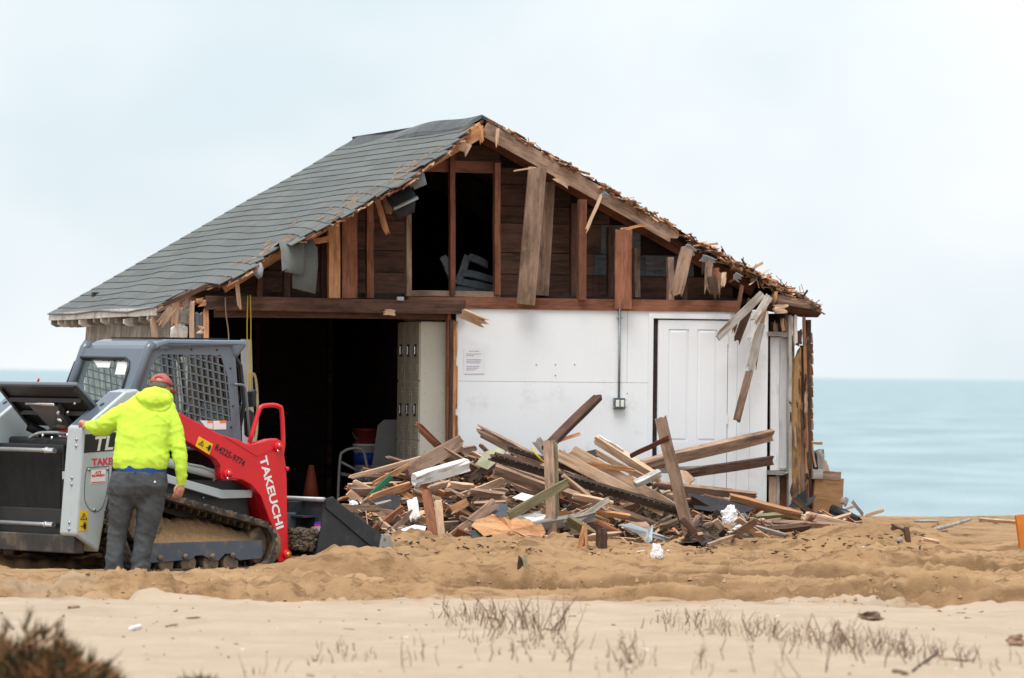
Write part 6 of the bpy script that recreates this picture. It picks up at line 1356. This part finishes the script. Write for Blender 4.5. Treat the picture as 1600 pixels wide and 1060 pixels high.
for k in range(290):
    x = rr.choice((rr.uniform(560, 1000), rr.uniform(560, 1340))); f = rr.uniform(0.05, 1.0); mt = rr.choice(mats)
    c = pile_pt(x, f); L = rr.choice((rr.uniform(.1, .25), rr.uniform(.2, .5), rr.uniform(.3, .75))); a = rr.gauss(-.12, .45); dpt = rr.gauss(0, .3)
    d = (HU * math.cos(a) + Vector((0, 0, 1)) * math.sin(a) + HV * dpt).normalized() * L / 2
    zmin = min((c - d).z, (c + d).z); g_ = gz(c.x, c.y)
    c.z += max(0, g_ - zmin - .02)
    o = board_between('broken_board', c - d, c + d, rr.uniform(.025, .11), rr.uniform(.012, .045), mt, None, VIEW, rr.uniform(-10, 60), rr.uniform(0, .08), rr.uniform(0, .08), 0, 2, 3)
    zone = ('left', 'middle', 'right')[(x > 760) + (x > 1000)] + ' part of the rubble'; hgt = 'high' if f < .5 else 'low'; wd_ = 'stubby' if L < .25 else 'small' if L < .5 else 'slim'
    tag(o, '%s %s broken board lying %s in the %s' % (wd_, names_[mt.name], hgt, zone), 'board', 'small boards in the rubble')
mats2 = [W_BROWN] * 5 + [W_TAN] * 3 + [W_RED] * 2 + [W_ORANGE] * 2 + [W_DARK] * 2
for k in range(40):                                                     # longer timbers lying over the heap
    x = 600 + 470 * (k + rr.random()) / 46 if k < 36 else rr.uniform(1060, 1330); f = rr.uniform(.12, .9); c = pile_pt(x, f) + Vector((0, 0, rr.uniform(-.04, .02))) + HV * .05; L = rr.uniform(.6, 1.25) if x < 1060 else rr.uniform(.4, .8)
    a = rr.choice((rr.gauss(-.36, .16), rr.gauss(-.30, .12), rr.gauss(.28, .2))) if x < 1060 else rr.gauss(0, .14); mt = rr.choice(mats2)
    d = (HU * math.cos(a) + Vector((0, 0, 1)) * math.sin(a) + HV * rr.gauss(.1, .2)).normalized() * L / 2
    for e_ in (c - d, c + d): c.z += max(0, gz(e_.x, e_.y) - .01 - e_.z)
    wd_ = rr.choice((rr.uniform(.03, .06), rr.uniform(.06, .14)))
    o = board_between('broken_board', c - d, c + d, wd_, rr.uniform(.02, .05), mt, None, VIEW, rr.uniform(0, 50), rr.uniform(.02, .12), rr.uniform(.02, .12), rr.uniform(-.02, .02), 4, 5)
    tag(o, '%s long %s timber sloping %s in the %s' % ('wide' if wd_ > .06 else 'narrow', names_[mt.name], 'down to the right' if a < 0 else 'up to the right', ('left part of the rubble', 'middle of the rubble', 'right part of the rubble')[(x > 760) + (x > 1000)]), 'timber', 'long timbers in the rubble')
# torn roofing and sheet scraps lying in the rubble
def scrap(name, label, cat, pts, v, mat, warp=.05, seed=1, T=.006):
    n = len(pts); rr_ = random.Random(seed); P = [hpt(a, b, v - (b - pts[0][1]) / 160 + rr_.uniform(-warp, warp)) for a, b in pts]; c = sum(P, Vector()) / n
    ctr = c + Vector((0, -.006, rr_.uniform(-.005, .008))); loc = Matrix.Translation(c); vs_ = [q - c for q in P] + [ctr - c]; off = Vector((.0, T, -T * .3))
    fs_ = [(i, (i+1) % n, n) for i in range(n)] + [(n + 1 + (i+1) % n, n + 1 + i, 2 * n + 1) for i in range(n)] + [((i+1) % n, i, n + 1 + i, n + 1 + (i+1) % n) for i in range(n)]
    o = MB().add(vs_ + [q + off for q in vs_], fs_).build(name, mat); o.matrix_world = loc; return tag(o, label, cat)
for nm, lab, cat, pts, v, mt in (
  ('plywood_sheet', 'torn sheet of orange delaminated plywood at the foot of the pile', 'plywood', [(736, 822), (744, 812), (757, 809), (770, 803), (786, 808), (800, 806), (812, 812), (826, 811), (838, 819), (846, 818), (853, 832), (846, 840), (848, 851), (836, 847), (826, 853), (813, 846), (802, 851), (790, 842), (778, 845), (768, 836), (756, 838), (745, 828)], -2.45, W_ORANGE),
  ('white_sheet', 'torn white sheet at the left foot of the pile', 'sheet', [(618, 841), (624, 828), (648, 820), (666, 823), (663, 830), (640, 836)], -2.5, PAPER),
  ('white_sheet', 'white scrap behind the greenish board', 'sheet', [(818, 808), (836, 802), (853, 804), (852, 815), (836, 818)], -2.2, PAPER),
  ('white_sheet', 'white scrap high in the left centre', 'sheet', [(800, 778), (815, 770), (835, 775), (820, 783)], -1.9, PAPER),
  ('felt_sheet', 'black roofing felt sheet above the flat grey board', 'felt', [(568, 784), (612, 772), (628, 776), (624, 792), (606, 800)], -1.8, FELT),
  ('felt_sheet', 'blue grey felt sheet behind the orange plywood', 'felt', [(760, 800), (780, 786), (792, 788), (796, 806), (770, 808)], -2.2, plain('felt_bluegrey', (0.07, 0.085, 0.105), .6, .2)),
  ('felt_sheet', 'dark green roofing piece at the foot of the slanting plank', 'felt', [(722, 832), (745, 827), (790, 842), (785, 850), (735, 848)], -2.5, plain('felt_green', (0.05, 0.06, 0.05), .8, .3)),
  ('felt_sheet', 'black felt sheet below the steep plank', 'felt', [(1075, 770), (1130, 780), (1180, 795), (1150, 806), (1085, 795)], -1.3, FELT),
  ('felt_sheet', 'black felt showing behind the white painted board', 'felt', [(905, 708), (932, 702), (935, 712), (930, 722), (910, 716)], -0.7, FELT),
  ('felt_sheet', 'black felt sheet in the right rubble', 'felt', [(1170, 778), (1235, 795), (1232, 806), (1180, 796)], -0.7, FELT),
  ('shingle_scrap', 'pale mossy shingle scrap on top of the left centre', 'shingle', [(742, 726), (758, 706), (778, 700), (790, 706), (776, 722), (762, 734)], -1.2, plain('mossy_pale', (0.36, 0.36, 0.24), .8, .25, 12, dirt=(.15, .13, .1), dirt_amt=.3)),
  ('metal_flashing', 'strip of pale metal flashing lying in front of the pile', 'flashing', [(966, 820), (985, 818), (1050, 842), (1046, 846), (1000, 836)], -2.4, FLASH),
  ('metal_flashing', 'crumpled upright flashing beside the white scrap', 'flashing', [(1006, 846), (1012, 826), (1020, 820), (1019, 846), (1012, 849)], -2.6, FLASH),
  ):
    scrap(nm, lab, cat, pts, v, mt, seed=len(lab))
def crumple(name, label, cat, px, py, wpx, hpx_, v, mat, seed, flat=.5):
    c = hpt(px, py, v) if v is not None else gpx(px, py); k = c.y / F
    if v is None: c.z += hpx_ * k * .4
    bm = bmesh.new(); bmesh.ops.create_icosphere(bm, subdivisions=4, radius=1.0)
    for q in bm.verts:
        d = q.co.normalized(); f = 1 + .55 * mnoise.noise(d * 1.6 + Vector((seed, 0, 0))) + .38 * abs(mnoise.noise(d * 3.7 + Vector((0, seed, 0)))) - .30 * abs(mnoise.noise(d * 6.5 + Vector((0, 0, seed)))) - .16 * abs(mnoise.noise(d * 13 + Vector((seed, seed, 0))))
        q.co = Vector((d.x * f * wpx * k / 2, d.y * f * flat * wpx * k / 2, d.z * f * hpx_ * k / 2))
    me = bpy.data.meshes.new(name); bm.to_mesh(me); bm.free(); o = link(name, me, mat); o.location = c; return tag(o, label, cat)
crumple('white_cloth', 'crumpled white cloth on the right part of the rubble', 'cloth', 1140, 807, 24, 30, -2.0, PAPER, 3.3)
crumple('white_cloth', 'small white cloth below the crumpled white cloth', 'cloth', 1155, 827, 14, 12, -2.2, PAPER, 7.1)
crumple('white_scrap', 'white paper scrap standing on the sand in front of the flashing', 'paper', 1026, 877, 18, 26, None, PAPER, 9.4, .25)
crumple('wood_lump', 'weathered brown wood lump lying on the smooth sand', 'wood', 1359, 969, 40, 14, None, W_BROWN, 2.9)
crumple('wood_lump', 'small brown wood lump near the right edge of the smooth sand', 'wood', 1588, 1010, 26, 18, None, W_BROWN, 6.6)
crumple('white_sheet', 'crumpled white sheet above the bucket', 'sheet', 558, 792, 36, 17, -2.0, PAPER, 1.7)
crumple('plastic_wrapper', 'blue and white plastic wrapper on the sand right of the rubble', 'wrapper', 1360, 847, 46, 11, -2.2, plain('wrapper', (0.66, 0.70, 0.82), .4, .1, 14, dirt=(.08, .12, .5), dirt_amt=.35, dirt_scale=11), 5.2)
# rubble bed of splinters (uncountable)
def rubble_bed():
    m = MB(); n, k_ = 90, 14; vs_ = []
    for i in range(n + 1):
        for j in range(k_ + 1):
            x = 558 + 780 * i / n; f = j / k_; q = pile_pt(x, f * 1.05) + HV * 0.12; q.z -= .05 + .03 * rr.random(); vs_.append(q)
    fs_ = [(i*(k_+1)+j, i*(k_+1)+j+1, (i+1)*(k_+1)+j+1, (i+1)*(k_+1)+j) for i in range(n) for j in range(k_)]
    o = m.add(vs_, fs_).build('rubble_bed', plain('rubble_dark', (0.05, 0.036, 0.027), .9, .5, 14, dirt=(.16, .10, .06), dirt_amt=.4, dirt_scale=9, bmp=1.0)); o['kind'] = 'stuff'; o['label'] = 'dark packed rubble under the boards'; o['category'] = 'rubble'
    for key, mt, cnt in (('o', W_ORANGE, 420), ('t', W_TAN, 500), ('d', W_DARK, 520), ('f', FELT, 260), ('w', PAPER, 40)):
        m = MB()
        for _ in range(cnt):
            x = rr.choice((rr.uniform(558, 1000), rr.uniform(558, 1350))); f = rr.random() * 1.06; c = pile_pt(x, f); L = rr.uniform(.03, .16); wd = rr.uniform(.006, .03); th = rr.uniform(.003, .01)
            if key in 'fw': L *= .8; wd *= 2.5
            M = Matrix.Translation(c + Vector((0, 0, rr.uniform(-.03, .02)))) @ Matrix.Rotation(rr.uniform(0, 6.28), 4, 'Z') @ Matrix.Rotation(rr.gauss(0, .5), 4, 'Y') @ Matrix.Rotation(rr.uniform(-1, 1), 4, 'X')
            m.box((-L/2, -wd/2, -th/2), (L/2, wd/2, th/2), M)
        for _ in range(cnt // 12):                                      # stray chips on the sand in front
            x, y = rr.uniform(600, 1450), rr.uniform(835, 870); c = gpx(x, y); L = rr.uniform(.02, .10)
            m.box((-L/2, -.008, 0), (L/2, .008, .008), Matrix.Translation(c) @ Matrix.Rotation(rr.uniform(0, 6.28), 4, 'Z') @ Matrix.Rotation(rr.gauss(0, .15), 4, 'Y'))
        o = m.build('splinters', mt); o['kind'] = 'stuff'; o['label'] = 'loose splinters and scraps over the rubble'; o['category'] = 'splinters'
rubble_bed()

o = MB().tube(smooth_path([hpt(832, 700, -1.75), hpt(836, 708, -1.8), hpt(843, 716, -1.82), hpt(849, 722, -1.8)], 4), .010, 6).build('strap', plain('strap_yellow', (.6, .42, .02), .6), None, True); tag(o, 'yellow strap scrap left of the upright weathered plank', 'strap')
# ------------------------------------------------------------------ strays on the beach
def ground_board(label, a, b, wpx, mat, T=.03, lift=.02, r0=.03, r1=.03, name='stray_board', cat='board', roll=30):
    p, q = gpx(*a), gpx(*b); p.z += lift; q.z += lift; Y = (p.y + q.y) / 2
    return tag(board_between(name, p, q, wpx * Y / F, T, mat, None, VIEW, roll, r0, r1), label, cat)
def upright(label, px, y0, y1, wpx, mat, name, cat, tilt=0, T=.04):
    g_ = gpx(px, y1); top = atY(px + tilt, y0, g_.y); g_.z -= .03
    return tag(board_between(name, g_, top, wpx * g_.y / F, T, mat, None, VIEW, 15, 0, .03), label, cat)
p, q = gpx(1405, 851), atY(1516, 812, 60.5); o = MB().tube(smooth_path([p + Vector((0, 0, .02)), p.lerp(q, .35) + Vector((0, 0, .02)), p.lerp(q, .7) + Vector((0, 0, .005)), q], 5), [.028 - .0007 * k for k in range(16)], 8).build('driftwood_pole', W_GREY, None, True); tag(o, 'long pale grey driftwood pole slanting up on the right sand', 'pole')
upright('short dark stake stuck in the sand on the right', 1419, 822, 846, 8, W_DARK, 'wooden_stake', 'stake', -4)
upright('squat dark block standing in front of the pile', 939, 822, 854, 14, W_DARK, 'wooden_block', 'block', 1, .1)
upright('orange splinter stuck upright left of the dark block', 916, 815, 858, 5, W_ORANGE, 'wood_splinter', 'splinter', -3)
upright('slanting orange splinter stuck in the sand by the dark block', 905, 820, 858, 6, W_ORANGE, 'wood_splinter', 'splinter', 8)
upright('dark brown chunk in the churned sand', 812, 868, 888, 9, W_DARK, 'wood_chunk', 'chunk', 4, .05)
upright('dark olive chunk beside the brown chunk in the churned sand', 822, 866, 886, 7, W_OLIVE, 'wood_chunk', 'chunk', -6, .05)
o = upright('orange board end standing at the right edge of the beach', 1603, 803, 858, 18, plain('safety_orange', (0.55, 0.17, 0.02), .6, .1), 'orange_board', 'board', -8, .05)
ground_board('thin board lying flat on the right beach', (1530, 815), (1598, 820), 5, W_TAN); ground_board('dark board lying right of the rubble end', (1392, 828), (1420, 840), 7, W_DARK); ground_board('brown lath lying behind the driftwood pole', (1430, 838), (1480, 832), 4, W_BROWN)
ground_board('grey lath lying behind the rubble end', (1430, 818), (1465, 818), 3, W_GREY); ground_board('tan stick lying on the sand beyond the wrapper', (1440, 846), (1468, 850), 5, W_TAN); ground_board('pale splinters lying in front of the cloth', (1105, 858), (1145, 846), 6, W_TAN); ground_board('dark scrap lying beside the pale splinters', (1098, 856), (1112, 850), 8, FELT)
ground_board('flat brown stick on the smooth sand at the left', (106, 953), (126, 950), 4, W_BROWN, .02, .01); ground_board('pale shell like chip on the smooth sand at the left', (203, 987), (220, 982), 5, PAPER, .02, .015, name='pale_chip', cat='chip')
ground_board('thin brown twig on the left smooth sand', (288, 968), (314, 967), 2, W_BROWN, .01, .008, name='twig', cat='twig'); ground_board('short twig below the thin brown twig', (258, 981), (278, 979), 2, W_BROWN, .01, .008, name='twig', cat='twig'); ground_board('dark twig slanting on the right smooth sand', (1425, 1052), (1466, 1022), 3, W_DARK, .01, .01, name='twig', cat='twig'); ground_board('brown bark strip at the bottom right', (1395, 1052), (1418, 1056), 6, W_BROWN, .02, .01, name='bark_strip', cat='bark')
ground_board('long brown twig at the right bottom', (1470, 1032), (1520, 1035), 2, W_BROWN, .01, .01, name='twig', cat='twig')
scrap('rubber_scrap', 'small black rubber scrap on the sand below the wrapper', 'rubber', [(1345, 866), (1350, 858), (1358, 858), (1362, 866), (1354, 869)], -2.9, FELT, .02, 5)
# black pipes at the right corner
for (a, b, r_, lab) in (((1300, 796), (1342, 812), .055, 'larger black plastic pipe piece at the right end of the rubble'), ((1297, 806), (1314, 816), .042, 'smaller black plastic pipe piece below the larger one')):
    p, q = hpt(*a, -0.5), hpt(*b, -0.75); o = MB().tube([p, p.lerp(q, .5), q], [r_, r_ * .9, r_ * .5], 16, False).build('pipe_piece', PLASTIC_BK, None, True); sm = o.modifiers.new('s', 'SOLIDIFY'); sm.thickness = .006; tag(o, lab, 'pipe')
for a, b, w_, mt, lab in (((1316, 790), (1322, 776), 12, W_GREY, 'pointed grey board behind the black pipes'), ((1330, 782), (1350, 806), 5, W_GREY, 'thin grey lath slanting over the black pipes'), ((1317, 798), (1340, 790), 4, W_TAN, 'tan splinter across the black pipes'), ((1340, 820), (1356, 838), 10, W_BROWN, 'brown board end at the right foot of the rubble')):
    plank(lab, a, -0.6, b, -0.6, w_, mt, T=.03, r0=.02, r1=.04)

# ------------------------------------------------------------------ plants
TWIG = plain('dry_twig', (0.17, 0.105, 0.075), .9, .35, 20); TWIG2 = plain('pale_dry_grass', (0.34, 0.25, 0.17), .9, .25, 20)
def tuft(px, py, wpx, hpx_, n, lab, grp, seed):
    r_ = random.Random(seed); g_ = gpx(px, py); s = g_.y / F; root = empty('dry_plant', Matrix.Translation(g_)); tag(root, lab, 'plant', grp)
    ms = [MB(), MB()]
    for k in range(int(n * 1.25)):
        x = r_.gauss(0, .55) * wpx * s; y = r_.gauss(0, .7); h = hpx_ * s * r_.uniform(.3, 1.0); b = Vector((x, y, gz(g_.x + x, g_.y + y) - g_.z - .01)); lean = Vector((r_.gauss(0, .3), r_.gauss(0, .3), 1)) * h
        mid = b + lean * .5 + Vector((r_.gauss(0, .12), 0, 0)) * h; t = b + lean; rad = r_.uniform(.0026, .0062)
        m = ms[r_.random() < .35]; m.tube([b, mid, t], [rad, rad * .8, rad * .35], 4, False)
        for _ in range(r_.choice((0, 1, 1, 2))):
            f = r_.uniform(.3, .8); q = b.lerp(t, f); m.tube([q, q + Vector((r_.gauss(0, .4), r_.gauss(0, .3), r_.uniform(.2, .7))) * h * .4], [rad * .7, rad * .3], 4, False)
    ms[0].build('stems', TWIG, root)['kind'] = 'stuff'
    if ms[1].v: ms[1].build('dry_blades', TWIG2, root)['kind'] = 'stuff'
spots = [(722, 972, 50, 46, 22), (765, 970, 40, 40, 18), (800, 985, 46, 62, 26), (845, 990, 48, 66, 26), (820, 1016, 70, 34, 24), (660, 1040, 40, 50, 8), (745, 1000, 50, 40, 8), (890, 1026, 50, 40, 10), (958, 1046, 26, 50, 9), (985, 1030, 20, 40, 12), (1055, 978, 30, 34, 10), (1085, 980, 24, 36, 10), (1110, 988, 44, 42, 20), (1150, 992, 26, 32, 8), (1178, 992, 26, 42, 10), (1210, 996, 24, 40, 12), (1245, 1002, 36, 40, 14), (1280, 1008, 46, 46, 20), (1325, 1020, 60, 60, 28), (1370, 1022, 40, 44, 18), (1420, 1022, 44, 44, 14), (1440, 1030, 44, 50, 10), (1490, 1030, 40, 36, 8), (1560, 1040, 60, 40, 8), (1220, 1044, 60, 60, 10), (1060, 1040, 60, 50, 9), (520, 1030, 36, 28, 12), (565, 1030, 34, 24, 8), (430, 1050, 40, 46, 5), (1600, 940, 40, 30, 10)]
ZONES = ((0, 640, 'left of centre'), (640, 1000, 'in the middle foreground'), (1000, 1400, 'in the right foreground'), (1400, 1700, 'at the far right foreground'))
ORD = 'first second third fourth fifth sixth seventh eighth ninth tenth eleventh twelfth thirteenth fourteenth'.split()
for lo, hi, where in ZONES:
    for k, t in enumerate(sorted(q for q in spots if lo <= q[0] < hi)):
        tuft(*t, '%s dry leafless plant %s, %s from the left' % ('dense' if t[4] > 17 else 'thin', where, ORD[k]), 'dry plants on the smooth sand', 300 + k + lo)
def shrub(lab, base, w_, h, n, seed, nl_=1.0):
    r_ = random.Random(seed); root = empty('shrub', Matrix.Translation(base)); tag(root, lab, 'shrub'); ms = [MB(), MB(), MB()]
    st = MB()
    for k in range(16): 
        a = r_.uniform(0, 6.28); e = Vector((math.cos(a) * w_ * r_.uniform(.2, .8), math.sin(a) * w_ * r_.uniform(.2, .8), h * r_.uniform(.4, .85))); st.tube([(0, 0, -.03), e * .5 + Vector((0, 0, .04)), e], [.014, .009, .003], 5)
    st.build('branches', TWIG, root)
    for k in range(n):
        a, rad = r_.uniform(0, 6.28), w_ * r_.random() ** .5; prof = max(.06, 1 - min(1, rad / w_) ** 1.6) * (1 + .5 * math.sin(a * 3 + seed) * rad / w_ + .45 * math.sin(rad * 19 + a * 4)); z = h * prof * r_.uniform(.25, 1.0)
        c = Vector((rad * math.cos(a), rad * math.sin(a), z)); tip = r_.random() < .35 and z > h * prof * .7; m = ms[2 if r_.random() < .28 else (1 if tip or r_.random() < .35 else 0)]
        main = Vector((r_.gauss(0, .5) + .6 * math.cos(a), r_.gauss(0, .5) + .6 * math.sin(a), r_.uniform(.6, 1.5))).normalized() * r_.uniform(.06, .13) * nl_
        for _ in range(5):
            d = main * r_.uniform(.5, 1.2) + Vector((r_.gauss(0, .02), r_.gauss(0, .02), r_.gauss(0, .015))); s_ = d.orthogonal().normalized() * r_.uniform(.003, .007); m.add([c - s_, c + s_, c + d * .6 + s_ * .8, c + d], [(0, 1, 2, 3)])
    for m, mt, nm in zip(ms, (plain('needles_green', (0.045, 0.045, 0.018), .8, .3), plain('needles_rust', (0.24, 0.105, 0.04), .8, .3), plain('needles_olive', (0.16, 0.10, 0.035), .8, .3)), ('green_foliage', 'rusty_foliage', 'olive_foliage')): m.build(nm, mt, root)
def at_ground(px, Y): q = atY(px, 900, Y); return Vector((q.x, q.y, gz(q.x, q.y)))
shrub('rust brown and green evergreen shrub in the bottom left corner', at_ground(45, 29.0), .56, .31, 3400, 3)
shrub('small rusty shrub tip at the bottom edge left of centre', at_ground(312, 31.0), .14, .035, 150, 8, .55)
def litter():                                                           # crumbs of shell, bark and stalk on the smooth sand
    rs = np.random.RandomState(12); n = 210; y = 30 + 13.6 * rs.rand(n) ** .8; x = rs.uniform(-1, 1, n) * y * .092; z = ground(x, y)
    for nm, mt, sel in (('beach_litter', TWIG, slice(0, 130)), ('shell_bits', PAPER, slice(130, 150)), ('straw_bits', TWIG2, slice(150, n))):
        m = MB()
        for a, b, c in zip(x[sel], y[sel], z[sel]):
            L = .004 + .045 * rs.rand() ** 4; wd = .002 + .004 * rs.rand(); m.box((-L, -wd, -.003), (L, wd, .003 + .005 * rs.rand()), Matrix.Translation((a, b, c)) @ Matrix.Rotation(rs.rand() * 6.28, 4, 'Z') @ Matrix.Rotation(rs.randn() * .2, 4, 'Y'))
        o = m.build(nm, mt); o['kind'] = 'stuff'; o['label'] = 'tiny scattered crumbs on the smooth foreground sand'; o['category'] = 'litter'
litter()
